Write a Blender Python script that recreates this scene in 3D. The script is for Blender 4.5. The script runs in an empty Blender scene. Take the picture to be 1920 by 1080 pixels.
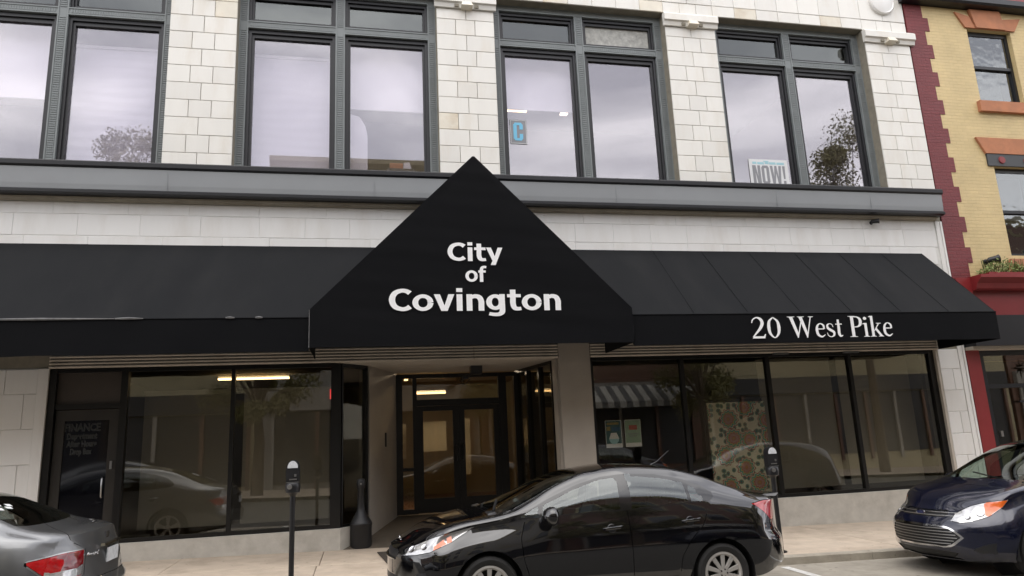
import bpy, bmesh, math, random
from mathutils import Vector, Matrix
random.seed(7)
PI = math.pi
S = bpy.context.scene
COL = S.collection

# ---------------------------------------------------------------- camera
cam_d = bpy.data.cameras.new('camera')
cam = bpy.data.objects.new('camera', cam_d); COL.objects.link(cam); S.camera = cam
yaw, pit, rol = math.radians(12.23186), math.radians(12.10116), math.radians(-2.62334)
f_ = Vector((math.sin(yaw)*math.cos(pit), math.cos(yaw)*math.cos(pit), math.sin(pit)))
r_ = Vector((math.cos(yaw), -math.sin(yaw), 0)); u_ = r_.cross(f_)
r2 = math.cos(rol)*r_ + math.sin(rol)*u_; u2 = -math.sin(rol)*r_ + math.cos(rol)*u_
cam.matrix_world = Matrix(((r2.x, u2.x, -f_.x, 0), (r2.y, u2.y, -f_.y, -12.0), (r2.z, u2.z, -f_.z, 1.62), (0, 0, 0, 1)))
cam_d.sensor_width = 36; cam_d.lens = 1326.66*36/1920
cam_d.clip_start = 0.05; cam_d.clip_end = 2000

# ---------------------------------------------------------------- sky, sun, exposure
SUN_EL, SUN_AZ = math.radians(66), math.radians(200)    # azimuth from +y clockwise: sun stands behind the camera, a little left
W = bpy.data.worlds.new('World'); S.world = W; W.use_nodes = True
nt = W.node_tree; nt.nodes.clear()
def N(t, typ, **k):
    n = t.nodes.new(typ)
    for a, b in k.items(): setattr(n, a, b)
    return n
out = N(nt, 'ShaderNodeOutputWorld'); bg = N(nt, 'ShaderNodeBackground'); bg.inputs[1].default_value = 0.12
sky = N(nt, 'ShaderNodeTexSky', sky_type='NISHITA', sun_disc=False, sun_elevation=SUN_EL, sun_rotation=SUN_AZ)
tc = N(nt, 'ShaderNodeTexCoord'); mp = N(nt, 'ShaderNodeMapping'); mp.inputs['Scale'].default_value = (1.6, 1.6, 4.2)
no = N(nt, 'ShaderNodeTexNoise'); no.inputs['Scale'].default_value = 1.5; no.inputs['Detail'].default_value = 6; no.inputs['Roughness'].default_value = .52; no.inputs['Distortion'].default_value = .5
rp = N(nt, 'ShaderNodeValToRGB'); rp.color_ramp.elements[0].position = .40; rp.color_ramp.elements[1].position = .61
rp.color_ramp.elements[0].color = (5.4, 5.35, 5.75, 1); rp.color_ramp.elements[1].color = (10.6, 10.4, 10.5, 1)
mx = N(nt, 'ShaderNodeMixRGB'); mx.inputs[0].default_value = .93
L = nt.links.new
L(tc.outputs['Generated'], mp.inputs['Vector']); L(mp.outputs[0], no.inputs['Vector']); L(no.outputs['Fac'], rp.inputs[0])
L(sky.outputs[0], mx.inputs[1]); L(rp.outputs[0], mx.inputs[2]); L(mx.outputs[0], bg.inputs[0]); L(bg.outputs[0], out.inputs[0])
sd = bpy.data.lights.new('sun', 'SUN'); sd.energy = .55; sd.angle = math.radians(60); sd.color = (1, .95, .87)
sun = bpy.data.objects.new('sun', sd); COL.objects.link(sun)
sdir = Vector((math.sin(SUN_AZ)*math.cos(SUN_EL), math.cos(SUN_AZ)*math.cos(SUN_EL), math.sin(SUN_EL)))
sun.rotation_euler = sdir.to_track_quat('Z', 'Y').to_euler(); sun.location = (0, -20, 30)
vs = S.view_settings; vs.view_transform = 'Standard'; vs.look = 'None'; vs.gamma = 1; vs.use_curve_mapping = False; vs.exposure = 1.25

# ---------------------------------------------------------------- materials
def nodes(name):
    m = bpy.data.materials.new(name); m.use_nodes = True
    t = m.node_tree; b = t.nodes['Principled BSDF']
    return m, t, b
def mat(name, col, rough=.6, metal=0, var=.08, scale=3., bump=0., bscale=60., coat=0., spec=.5, obj_var=0., stain=None, stain_amt=0., stain_scale=1.2, emit=None, estr=0., detail=5, stretch=None):
    """plain painted / mineral surface: base colour broken by noise, per-object tint, stains of their own, fine relief"""
    m, t, b = nodes(name); L = t.links.new
    b.inputs['Roughness'].default_value = rough; b.inputs['Metallic'].default_value = metal
    b.inputs['Specular IOR Level'].default_value = spec; b.inputs['Coat Weight'].default_value = coat; b.inputs['Coat Roughness'].default_value = .04
    tc = N(t, 'ShaderNodeTexCoord'); src = tc.outputs['Object']
    if stretch:
        mp = N(t, 'ShaderNodeMapping'); mp.inputs['Scale'].default_value = stretch; L(src, mp.inputs[0]); src = mp.outputs[0]
    if obj_var:
        oi = N(t, 'ShaderNodeObjectInfo'); ad = N(t, 'ShaderNodeVectorMath', operation='ADD'); cv = N(t, 'ShaderNodeVectorMath', operation='SCALE')
        cb = N(t, 'ShaderNodeCombineXYZ'); L(oi.outputs['Random'], cb.inputs[0]); L(oi.outputs['Random'], cb.inputs[1]); L(cb.outputs[0], cv.inputs[0]); cv.inputs['Scale'].default_value = 37
        L(src, ad.inputs[0]); L(cv.outputs[0], ad.inputs[1]); src = ad.outputs[0]
    n = N(t, 'ShaderNodeTexNoise'); n.inputs['Scale'].default_value = scale; n.inputs['Detail'].default_value = detail; n.inputs['Roughness'].default_value = .6; L(src, n.inputs['Vector'])
    r = N(t, 'ShaderNodeMapRange'); r.inputs['From Min'].default_value = .25; r.inputs['From Max'].default_value = .75
    r.inputs['To Min'].default_value = 1-var; r.inputs['To Max'].default_value = 1+var; L(n.outputs['Fac'], r.inputs[0])
    mul = N(t, 'ShaderNodeVectorMath', operation='SCALE'); mul.inputs[0].default_value = col[:3]; L(r.outputs[0], mul.inputs['Scale']); cur = mul.outputs[0]
    if obj_var:
        r2 = N(t, 'ShaderNodeMapRange'); r2.inputs['To Min'].default_value = 1-obj_var; r2.inputs['To Max'].default_value = 1+obj_var; L(oi.outputs['Random'], r2.inputs[0])
        m2 = N(t, 'ShaderNodeVectorMath', operation='SCALE'); L(cur, m2.inputs[0]); L(r2.outputs[0], m2.inputs['Scale']); cur = m2.outputs[0]
    if stain:
        n2 = N(t, 'ShaderNodeTexNoise'); n2.inputs['Scale'].default_value = stain_scale; n2.inputs['Detail'].default_value = 7; n2.inputs['Roughness'].default_value = .65; L(src, n2.inputs['Vector'])
        r3 = N(t, 'ShaderNodeMapRange'); r3.inputs['From Min'].default_value = .5; r3.inputs['From Max'].default_value = .78; r3.inputs['To Max'].default_value = stain_amt; L(n2.outputs['Fac'], r3.inputs[0])
        mm = N(t, 'ShaderNodeMixRGB'); L(r3.outputs[0], mm.inputs[0]); L(cur, mm.inputs[1]); mm.inputs[2].default_value = (*stain, 1); cur = mm.outputs[0]
    L(cur, b.inputs['Base Color'])
    rr = N(t, 'ShaderNodeMapRange'); rr.inputs['To Min'].default_value = max(0, rough*.85); rr.inputs['To Max'].default_value = min(1, rough*1.15); L(n.outputs['Fac'], rr.inputs[0]); L(rr.outputs[0], b.inputs['Roughness'])
    if bump:
        nb = N(t, 'ShaderNodeTexNoise'); nb.inputs['Scale'].default_value = bscale; nb.inputs['Detail'].default_value = 3; L(src, nb.inputs['Vector'])
        bp = N(t, 'ShaderNodeBump'); bp.inputs['Strength'].default_value = bump; bp.inputs['Distance'].default_value = .01; L(nb.outputs['Fac'], bp.inputs['Height']); L(bp.outputs[0], b.inputs['Normal'])
    if emit: b.inputs['Emission Color'].default_value = (*emit, 1); b.inputs['Emission Strength'].default_value = estr
    return m
def speckle(m, scale=7., size=.045, dark=.55):
    """old gum and drip spots on paving"""
    t=m.node_tree; b=t.nodes['Principled BSDF']; L=t.links.new; src=b.inputs['Base Color'].links[0].from_socket
    tc=N(t,'ShaderNodeTexCoord'); oi=N(t,'ShaderNodeObjectInfo'); ad=N(t,'ShaderNodeVectorMath',operation='ADD'); L(tc.outputs['Object'],ad.inputs[0]); L(oi.outputs['Location'],ad.inputs[1])
    v=N(t,'ShaderNodeTexVoronoi'); v.inputs['Scale'].default_value=scale; L(ad.outputs[0],v.inputs['Vector'])
    r=N(t,'ShaderNodeMapRange'); r.inputs['From Min'].default_value=size; r.inputs['From Max'].default_value=size*1.6; r.inputs['To Min'].default_value=dark; r.inputs['To Max'].default_value=1; L(v.outputs['Distance'],r.inputs[0])
    s=N(t,'ShaderNodeVectorMath',operation='SCALE'); L(src,s.inputs[0]); L(r.outputs[0],s.inputs['Scale']); L(s.outputs[0],b.inputs['Base Color'])
def glass(name, trans, refl, f0=.1, fmax=1., wav=0., wscale=1.5, rough=0., power=3.):
    """pane: tinted transparency under a mirror coat whose strength follows the angle of view"""
    m, t, b = nodes(name); t.nodes.remove(b); L = t.links.new
    o = t.nodes['Material Output']; tr = N(t, 'ShaderNodeBsdfTransparent'); gl = N(t, 'ShaderNodeBsdfGlossy'); mx = N(t, 'ShaderNodeMixShader')
    tr.inputs[0].default_value = (*trans, 1); gl.inputs[0].default_value = (*refl, 1); gl.inputs['Roughness'].default_value = rough
    lw = N(t, 'ShaderNodeLayerWeight'); lw.inputs[0].default_value = .5
    pw = N(t, 'ShaderNodeMath', operation='POWER'); pw.inputs[1].default_value = power; L(lw.outputs['Facing'], pw.inputs[0])
    mr = N(t, 'ShaderNodeMapRange'); mr.inputs['To Min'].default_value = f0; mr.inputs['To Max'].default_value = fmax; L(pw.outputs[0], mr.inputs[0]); L(mr.outputs[0], mx.inputs[0])
    L(tr.outputs[0], mx.inputs[1]); L(gl.outputs[0], mx.inputs[2]); L(mx.outputs[0], o.inputs['Surface'])
    if wav:
        tc = N(t, 'ShaderNodeTexCoord'); nz = N(t, 'ShaderNodeTexNoise'); nz.inputs['Scale'].default_value = wscale; nz.inputs['Detail'].default_value = 1; L(tc.outputs['Object'], nz.inputs['Vector'])
        bp = N(t, 'ShaderNodeBump'); bp.inputs['Strength'].default_value = wav; bp.inputs['Distance'].default_value = .02; L(nz.outputs['Fac'], bp.inputs['Height']); L(bp.outputs[0], gl.inputs['Normal'])
    return m
def brick_mat(name, c1, c2, mortar, bump=.5, scale=1.):
    m, t, b = nodes(name); L = t.links.new
    tc = N(t, 'ShaderNodeTexCoord'); sp = N(t, 'ShaderNodeSeparateXYZ'); L(tc.outputs['Object'], sp.inputs[0])
    ad = N(t, 'ShaderNodeMath', operation='ADD'); L(sp.outputs[0], ad.inputs[0]); L(sp.outputs[1], ad.inputs[1])
    cb = N(t, 'ShaderNodeCombineXYZ'); L(ad.outputs[0], cb.inputs[0]); L(sp.outputs[2], cb.inputs[1])
    br = N(t, 'ShaderNodeTexBrick'); br.inputs['Scale'].default_value = scale; br.inputs['Brick Width'].default_value = .215; br.inputs['Row Height'].default_value = .075; br.inputs['Mortar Size'].default_value = .006; br.inputs['Mortar Smooth'].default_value = .5
    br.inputs['Color1'].default_value = (*c1, 1); br.inputs['Color2'].default_value = (*c2, 1); br.inputs['Mortar'].default_value = (*mortar, 1); L(cb.outputs[0], br.inputs['Vector'])
    n = N(t, 'ShaderNodeTexNoise'); n.inputs['Scale'].default_value = 1.7; n.inputs['Detail'].default_value = 6; L(tc.outputs['Object'], n.inputs['Vector'])
    r = N(t, 'ShaderNodeMapRange'); r.inputs['From Min'].default_value = .3; r.inputs['From Max'].default_value = .7; r.inputs['To Min'].default_value = .9; r.inputs['To Max'].default_value = 1.07; L(n.outputs['Fac'], r.inputs[0])
    sc = N(t, 'ShaderNodeVectorMath', operation='SCALE'); L(br.outputs['Color'], sc.inputs[0]); L(r.outputs[0], sc.inputs['Scale']); L(sc.outputs[0], b.inputs['Base Color'])
    n2 = N(t, 'ShaderNodeTexNoise'); n2.inputs['Scale'].default_value = 45; n2.inputs['Detail'].default_value = 3; L(tc.outputs['Object'], n2.inputs['Vector'])
    mh = N(t, 'ShaderNodeMath', operation='MULTIPLY_ADD'); L(br.outputs['Fac'], mh.inputs[0]); mh.inputs[1].default_value = -1; L(n2.outputs['Fac'], mh.inputs[2])
    bp = N(t, 'ShaderNodeBump'); bp.inputs['Strength'].default_value = bump; bp.inputs['Distance'].default_value = .012; L(mh.outputs[0], bp.inputs['Height']); L(bp.outputs[0], b.inputs['Normal'])
    b.inputs['Roughness'].default_value = .55
    return m
def emis(name, col, s):
    m, t, b = nodes(name); b.inputs['Base Color'].default_value = (*[min(1, c) for c in col], 1); b.inputs['Emission Color'].default_value = (*col, 1); b.inputs['Emission Strength'].default_value = s
    return m

M = dict(
 tile=mat('glazed_terracotta', (.745, .73, .68), .32, var=.03, scale=2.5, bump=.05, bscale=9, obj_var=.045, stain=(.50, .40, .26), stain_amt=.34, stain_scale=1.3, spec=.5, stretch=(1.5, 1, .4)),
 tile_white=mat('glazed_white_block', (.76, .755, .735), .34, var=.03, scale=1.5, bump=.05, bscale=6, obj_var=.025, stain=(.50, .44, .36), stain_amt=.34, stain_scale=1.3, stretch=(1.5, 1, .35)),
 tile_tan=mat('stained_terracotta', (.70, .655, .55), .36, var=.08, scale=4, bump=.05, bscale=9, obj_var=.08, stain=(.48, .33, .17), stain_amt=.6, stain_scale=1.6),
 mortar=mat('mortar', (.23, .21, .165), .9, var=.2, scale=6),
 mortar_light=mat('painted_mortar', (.64, .635, .605), .8, var=.15, scale=5),
 frame_grey=mat('grey_green_paint', (.195, .215, .217), .5, var=.1, scale=4, bump=.05, bscale=30),
 frame_dark=mat('charcoal_paint', (.014, .0145, .017), .42, var=.15, scale=5),
 cornice_grey=mat('grey_fascia_paint', (.255, .268, .278), .5, var=.05, scale=1.2, stain=(.22, .228, .235), stain_amt=.35, stain_scale=.8),
 black_paint=mat('black_trim_paint', (.006, .0068, .0095), .38, var=.15, scale=4),
 limestone=mat('pale_moulding', (.42, .38, .31), .7, var=.14, scale=6, stain=(.2, .16, .11), stain_amt=.6, stain_scale=2, bump=.15),
 concrete=mat('plinth_concrete', (.50, .475, .425), .8, var=.12, scale=5, bump=.25, bscale=70, stain=(.25, .22, .18), stain_amt=.5, stain_scale=2.2),
 stone_column=mat('column_render', (.36, .325, .28), .8, var=.07, scale=3, bump=.15, bscale=40),
 soffit=mat('soffit_render', (.48, .44, .38), .85, var=.06, scale=2, bump=.1, bscale=40),
 rib=mat('fascia_metal', (.50, .455, .39), .6, var=.1, scale=6, stain=(.14, .11, .08), stain_amt=.5, stain_scale=3),
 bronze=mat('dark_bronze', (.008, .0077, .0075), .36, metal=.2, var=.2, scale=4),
 bronze_lit=mat('lit_bronze', (.030, .027, .024), .42, metal=.2, var=.2, scale=4),  # lighter copy of the dark bronze, lit tone put into the colour
 brown_panel=mat('brown_panel', (.055, .044, .036), .5, var=.1, scale=6),
 fabric=mat('awning_fabric', (.0066, .0074, .0088), .85, var=.16, scale=1.4, bump=.12, bscale=220, spec=.22, stain=(.0125, .013, .014), stain_amt=.75, stain_scale=1.1, stretch=(1.3, .5, .35)),
 fabric_front=mat('canopy_fabric', (.0030, .0033, .0043), .8, var=.14, scale=1.2, bump=.1, bscale=220, spec=.14, stain=(.0065, .0067, .008), stain_amt=.4, stain_scale=1.4, stretch=(.6, 1, 2.5)),
 piping=mat('worn_piping', (.13, .13, .13), .7, var=.5, scale=9),
 letter=mat('white_lettering', (.88, .88, .88), .6, var=.04, scale=14, stain=(.66, .65, .64), stain_amt=.4, stain_scale=8),
 letter_dim=mat('faded_lettering', (.022, .025, .026), .7, var=.25, scale=30),
 chrome=mat('chrome', (.62, .62, .63), .14, metal=1, var=.05),
 satin=mat('satin_metal', (.42, .42, .42), .32, metal=1, var=.08),
 room=mat('room_wall_lavender', (.36, .345, .40), .9, var=.05),
 room_floor=mat('room_carpet', (.10, .095, .10), .95, var=.1),
 shop=mat('shop_wall_olive', (.13, .115, .085), .9, var=.1, scale=.8),
 shop_floor=mat('shop_floor', (.11, .09, .065), .6, var=.15),
 lobby=mat('lobby_wall_tan', (.37, .305, .20), .8, var=.08, scale=1),
 lobby_white=mat('lobby_board', (.45, .42, .34), .7, var=.08),
 wood=mat('counter_wood', (.22, .095, .035), .45, var=.18, scale=6, stretch=(1, 1, .15)),
 blind=mat('white_blind_fabric', (.80, .82, .84), .75, var=.03, scale=3),
 shade=mat('taupe_shade', (.27, .255, .215), .9, var=.05, scale=1.2),
 sidewalk=mat('sidewalk_concrete', (.50, .415, .325), .88, var=.15, scale=4, bump=.25, bscale=90, obj_var=.05, stain=(.24, .185, .135), stain_amt=.6, stain_scale=1.3),
 kerb=mat('kerb_concrete', (.36, .325, .265), .9, var=.14, scale=6, bump=.4, bscale=60, obj_var=.06, stain=(.14, .12, .09), stain_amt=.55, stain_scale=2),
 joint=mat('joint_dirt', (.11, .095, .075), .95, var=.3, scale=8),
 asphalt=mat('worn_asphalt', (.095, .09, .08), .9, var=.18, scale=9, bump=.6, bscale=160),
 gutter=mat('gutter_concrete', (.33, .30, .25), .9, var=.18, scale=5, bump=.4, bscale=80, stain=(.13, .115, .09), stain_amt=.6, stain_scale=1.5),
 line=mat('road_paint', (.70, .69, .66), .7, var=.1, scale=14, stain=(.2, .19, .18), stain_amt=.8, stain_scale=12),
 earth=mat('ground_earth', (.16, .14, .11), .95, var=.2, scale=.4),
 yellow=brick_mat('yellow_painted_brick', (.64, .50, .255), (.61, .475, .245), (.57, .44, .22), .7),
 maroon=brick_mat('maroon_painted_brick', (.185, .030, .033), (.165, .026, .030), (.13, .02, .024), .8),
 red_paint=mat('red_gloss_paint', (.215, .019, .021), .42, var=.08, scale=3, stain=(.12, .015, .015), stain_amt=.4),
 sandstone=mat('orange_sandstone', (.44, .185, .095), .8, var=.14, scale=5, bump=.3, bscale=50, stain=(.25, .13, .08), stain_amt=.5, stain_scale=3),
 slate=mat('slate_paint', (.045, .048, .052), .5, var=.1),
 leaf=mat('leaf_green', (.20, .25, .085), .6, var=.35, scale=8, spec=.3),
 leaf_dark=mat('leaf_dark', (.060, .085, .022), .6, var=.35, scale=8, spec=.3),
 leaf_tree=mat('tree_leaf', (.19, .175, .075), .6, var=.4, scale=1.5, spec=.3),
 bark=mat('bark', (.10, .075, .05), .9, var=.3, scale=8, bump=.6, bscale=20),
 black_plastic=mat('black_plastic', (.012, .012, .013), .45, var=.1),
 black_iron=mat('black_iron', (.010, .010, .011), .4, var=.2, scale=12, bump=.1, bscale=80),
 iron_dark=mat('meter_housing', (.020, .020, .022), .38, metal=.3, var=.2, scale=12),
 rubber=mat('tyre_rubber', (.016, .0155, .015), .8, var=.15, bump=.1, bscale=80),
 rim=mat('wheel_silver', (.52, .50, .47), .36, metal=.55, var=.05),
 rim_dark=mat('brake_dark', (.02, .018, .016), .6, metal=.4, var=.2),
 interior=mat('car_interior', (.018, .018, .019), .8, var=.15),
 seat=mat('car_seat', (.042, .042, .045), .9, var=.1, scale=6),
 seat_light=mat('car_seat_light', (.24, .235, .22), .9, var=.1, scale=6),
 trim=mat('gloss_black_trim', (.006, .006, .007), .16, var=.05, coat=.5),
 lens_clear=mat('clear_lens', (.46, .46, .46), .08, metal=.55, var=.35, scale=16, coat=1),
 lens_red=mat('red_lens', (.42, .006, .010), .1, var=.3, scale=14, coat=1),
 lens_dark_red=mat('dark_red_lens', (.16, .006, .010), .1, var=.5, scale=22, coat=1),
 lens_orange=mat('orange_lens', (.72, .13, .015), .15, var=.15, scale=20, coat=1),
 paper=mat('white_card', (.72, .73, .74), .7, var=.03),
 plate=mat('plate_white', (.62, .64, .66), .5, var=.2, scale=25),
 grey_ink=mat('grey_ink', (.27, .275, .295), .7, var=.05),
 blue_ink=mat('light_blue_ink', (.20, .55, .78), .7, var=.05),
 pale_blue_ink=mat('pale_blue_ink', (.36, .60, .66), .7, var=.1),
 emblem_blue=mat('emblem_blue', (.01, .02, .09), .2, coat=1, var=.05),
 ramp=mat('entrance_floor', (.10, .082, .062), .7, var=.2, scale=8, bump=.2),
 mat_rubber=mat('door_mat', (.045, .035, .026), .95, var=.3, scale=30, bump=.6, bscale=200),
 opp_brick=brick_mat('opposite_brick', (.17, .085, .055), (.14, .07, .05), (.16, .13, .10), .3),
 opp_cream=mat('opposite_render', (.42, .37, .24), .85, var=.06, scale=.6),
 opp_grey=mat('opposite_stone', (.30, .285, .26), .85, var=.06, scale=.6),
 opp_dark=mat('opposite_dark', (.03, .03, .032), .5, var=.1),
 opp_glass=mat('opposite_glass', (.03, .035, .04), .08, var=.1, spec=.8),
 stripe_a=mat('awning_stripe_light', (.42, .41, .38), .8, var=.05),
 stripe_b=mat('awning_stripe_dark', (.13, .13, .13), .8, var=.05),
 lamp=emis('fluorescent_tube', (1, .70, .34), 2.6),
 lamp_white=emis('cool_tube', (1, .82, .62), 2.2),
 lamp_lobby=emis('lobby_light', (1, .70, .36), 1.5),
 lobby_fill=emis('lobby_fill_light', (1, .80, .56), 11.),
 lamp_red=emis('exit_red', (1, .05, .05), .5),
 car_black=mat('black_car_paint', (.003, .003, .004), .05, var=.02, coat=1, spec=.6),
 car_grey=mat('grey_car_paint', (.17, .175, .18), .36, metal=.75, var=.03, coat=1),
 car_blue=mat('navy_car_paint', (.0055, .0078, .024), .2, metal=.3, var=.03, coat=1),
 car_white=mat('white_car_paint', (.55, .55, .55), .3, var=.03, coat=1),
 g_up=glass('film_glass', (.95, .93, .96), (.82, .805, .825), .185, .9, wav=.02, wscale=.9),
 g_trans=glass('transom_glass', (.55, .56, .56), (.42, .44, .43), .22, .9, wav=.05, wscale=2.2),
 g_frost=mat('frosted_foil_glass', (.40, .40, .37), .5, var=.45, scale=9, bump=.6, bscale=14),
 g_shop=glass('shop_glass', (.86, .85, .81), (.92, .91, .88), .095, .9, wav=.035, wscale=.8),
 g_door=glass('door_glass', (.86, .83, .76), (.9, .87, .8), .07, .9, wav=.03, wscale=1.),
 g_black=mat('black_film_glass', (.004, .004, .006), .05, var=.05, spec=.6),
 g_old=glass('old_sash_glass', (.55, .57, .58), (.72, .74, .75), .13, .9, wav=.22, wscale=5),
 g_car=glass('car_glass', (.52, .58, .56), (.95, 1, 1), .10, 1., power=3.5),
 g_car_clear=glass('windscreen_glass', (.66, .76, .70), (.95, 1, .98), .08, 1., power=4),
)
speckle(M['sidewalk'],6.,.07,.62); speckle(M['gutter'],5.,.09,.6); speckle(M['kerb'],8.,.06,.6)
# ---------------------------------------------------------------- helpers
class MB:
    """collects solids, then links them as ONE mesh object"""
    def __init__(s): s.v = []; s.f = []; s.sm = []
    def add(s, vs, fs, smooth=False):
        o = len(s.v); s.v += [tuple(v) for v in vs]; s.f += [tuple(i+o for i in f) for f in fs]; s.sm += [smooth]*len(fs); return s
    def box(s, x0, x1, y0, y1, z0, z1):
        return s.add([(x0,y0,z0),(x1,y0,z0),(x1,y1,z0),(x0,y1,z0),(x0,y0,z1),(x1,y0,z1),(x1,y1,z1),(x0,y1,z1)],
                     [(0,3,2,1),(4,5,6,7),(0,1,5,4),(1,2,6,5),(2,3,7,6),(3,0,4,7)])
    def hexa(s, p): return s.add(p, [(0,3,2,1),(4,5,6,7),(0,1,5,4),(1,2,6,5),(2,3,7,6),(3,0,4,7)])
    def prism(s, poly, axis, a, b):
        """extrude a closed 2-D outline along an axis; 'x': (y,z), 'y': (x,z), 'z': (x,y)"""
        def P(q, c): return (c,q[0],q[1]) if axis=='x' else (q[0],c,q[1]) if axis=='y' else (q[0],q[1],c)
        n = len(poly)
        return s.add([P(q,a) for q in poly]+[P(q,b) for q in poly], [tuple(range(n))[::-1], tuple(range(n,2*n))]+[(i,(i+1)%n,n+(i+1)%n,n+i) for i in range(n)])
    def tube(s, pts, r, n=8, smooth=True):
        pts = [Vector(p) for p in pts]; rs = r if isinstance(r,(list,tuple)) else [r]*len(pts); vs=[]; fs=[]
        up0 = None
        for i,p in enumerate(pts):
            d = (pts[min(i+1,len(pts)-1)]-pts[max(i-1,0)]).normalized()
            a = d.orthogonal().normalized() if up0 is None else (up0-d*up0.dot(d)).normalized(); up0=a; b=d.cross(a)
            vs += [p+(a*math.cos(2*PI*k/n)+b*math.sin(2*PI*k/n))*rs[i] for k in range(n)]
        for i in range(len(pts)-1): fs += [(i*n+k,i*n+(k+1)%n,(i+1)*n+(k+1)%n,(i+1)*n+k) for k in range(n)]
        m=len(pts)-1; fs += [tuple(range(n))[::-1], tuple(m*n+k for k in range(n))]
        return s.add(vs, fs, smooth)
    def lathe(s, prof, c=(0,0,0), n=20, axis='z', cap=True):
        """prof: (radius, height) pairs"""
        vs=[]
        for r,h in prof:
            for k in range(n):
                a=2*PI*k/n; u,v=r*math.cos(a),r*math.sin(a)
                q=(u,v,h) if axis=='z' else (u,h,v)
                vs.append((c[0]+q[0],c[1]+q[1],c[2]+q[2]))
        fs=[(i*n+k,i*n+(k+1)%n,(i+1)*n+(k+1)%n,(i+1)*n+k) for i in range(len(prof)-1) for k in range(n)]
        if cap: fs += [tuple(range(n))[::-1], tuple((len(prof)-1)*n+k for k in range(n))]
        return s.add(vs, fs, True)
    def build(s, name, m, parent=None, loc=None, label=None, kind=None, sharp=40):
        off = Vector(loc) if loc else (Vector(parent.get('_base', (0,0,0))) if parent else Vector((0,0,0)))
        me = bpy.data.meshes.new(name); me.from_pydata([tuple(Vector(v)-off) for v in s.v], [], s.f)
        b = bmesh.new(); b.from_mesh(me); bmesh.ops.recalc_face_normals(b, faces=b.faces); b.to_mesh(me); b.free()
        if any(s.sm):
            for p in me.polygons: p.use_smooth = True
            me.set_sharp_from_angle(angle=math.radians(sharp))
        return link(name, me, m, parent, loc, label, kind)
def link(name, me, m, parent=None, loc=None, label=None, kind=None):
    o = bpy.data.objects.new(name, me); COL.objects.link(o)
    if m is not None and not me.materials: me.materials.append(M[m] if isinstance(m, str) else m)
    if parent:
        o.parent = parent
        if loc: o.location = Vector(loc)-Vector(parent.get('_base', (0,0,0)))
        o['_base'] = tuple(loc) if loc else tuple(parent.get('_base', (0,0,0)))
    elif loc: o.location = loc; o['_base'] = tuple(loc)
    if label: o['label'] = label
    if kind: o['kind'] = kind
    return o
def thing(name, label, cat, loc=(0,0,0), group=None):
    o = bpy.data.objects.new(name, None); COL.objects.link(o); o.location = loc; o['_base'] = tuple(loc); o.empty_display_size = .2
    o['label'] = label; o['category'] = cat
    if group: o['group'] = group
    return o
def tag(o, label, cat, group=None):
    o['label'] = label; o['category'] = cat
    if group: o['group'] = group
    return o
def block_mesh(name, w, h, d=.022, c=.006):
    """one glazed block, front face towards -y with eased edges, origin at its centre"""
    x, z = w/2, h/2
    v = [(-x,0,-z),(x,0,-z),(x,0,z),(-x,0,z),(-x,-d+c,-z),(x,-d+c,-z),(x,-d+c,z),(-x,-d+c,z),(-x+c,-d,-z+c),(x-c,-d,-z+c),(x-c,-d,z-c),(-x+c,-d,z-c)]
    f = [(8,9,10,11)]+[(4+i,4+(i+1)%4,8+(i+1)%4,8+i) for i in range(4)]+[(i,(i+1)%4,4+(i+1)%4,4+i) for i in range(4)]
    me = bpy.data.meshes.new(name); me.from_pydata(v, [], f); return me
_bm = {}
def block(parent, x0, x1, z0, z1, y=0., m='tile', name='tile', gap=.0065, d=.022):
    k = (round(x1-x0-gap,3), round(z1-z0-gap,3), m, d)
    if k not in _bm: _bm[k] = block_mesh(name, k[0], k[1], d)
    return link(name, _bm[k], m, parent, ((x0+x1)/2, y-random.uniform(0, .003), (z0+z1)/2))
def text_mesh(s, size, off=0., ext=.004, shear=0., space=1., align='CENTER'):
    c = bpy.data.curves.new('text', 'FONT'); c.body = s; c.size = size; c.offset = off; c.extrude = ext; c.shear = shear; c.space_character = space; c.align_x = align; c.resolution_u = 4
    o = bpy.data.objects.new('text', c); COL.objects.link(o)
    dg = bpy.context.evaluated_depsgraph_get(); me = bpy.data.meshes.new_from_object(o.evaluated_get(dg)); 
    bpy.data.objects.remove(o); bpy.data.curves.remove(c); me.materials.clear(); return me
def text(s, x, y, z, size, m, parent, name='lettering', off=0., ext=.004, shear=0., space=1., sx=1., align='CENTER', width=None, height=None, rot=None):
    me = text_mesh(s, size, off, ext, shear, space, align)
    xs = [v.co.x for v in me.vertices]; w = max(xs)-min(xs); c = (max(xs)+min(xs))/2
    k = (width/w) if width else sx
    kz = (height/size/.729) if height else 1.
    for v in me.vertices: v.co = Vector(((v.co.x-(c if width else 0))*k, -v.co.z, v.co.y*kz))
    o = link(name, me, m, parent, (x, y, z))
    if rot: o.rotation_euler = rot
    return o
def pchip(xs, ys):
    n=len(xs); h=[xs[i+1]-xs[i] for i in range(n-1)]; d=[(ys[i+1]-ys[i])/h[i] for i in range(n-1)]; m=[0]*n
    m[0], m[-1] = d[0], d[-1]
    for i in range(1,n-1):
        if d[i-1]*d[i] > 0:
            w1=2*h[i]+h[i-1]; w2=h[i]+2*h[i-1]; m[i]=(w1+w2)/(w1/d[i-1]+w2/d[i])
    def f(x):
        x=min(max(x,xs[0]),xs[-1]); i=0
        while i<n-2 and x>xs[i+1]: i+=1
        t=(x-xs[i])/h[i]; t2=t*t; t3=t2*t
        return (2*t3-3*t2+1)*ys[i]+(t3-2*t2+t)*h[i]*m[i]+(-2*t3+3*t2)*ys[i+1]+(t3-t2)*h[i]*m[i+1]
    return f
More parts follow.
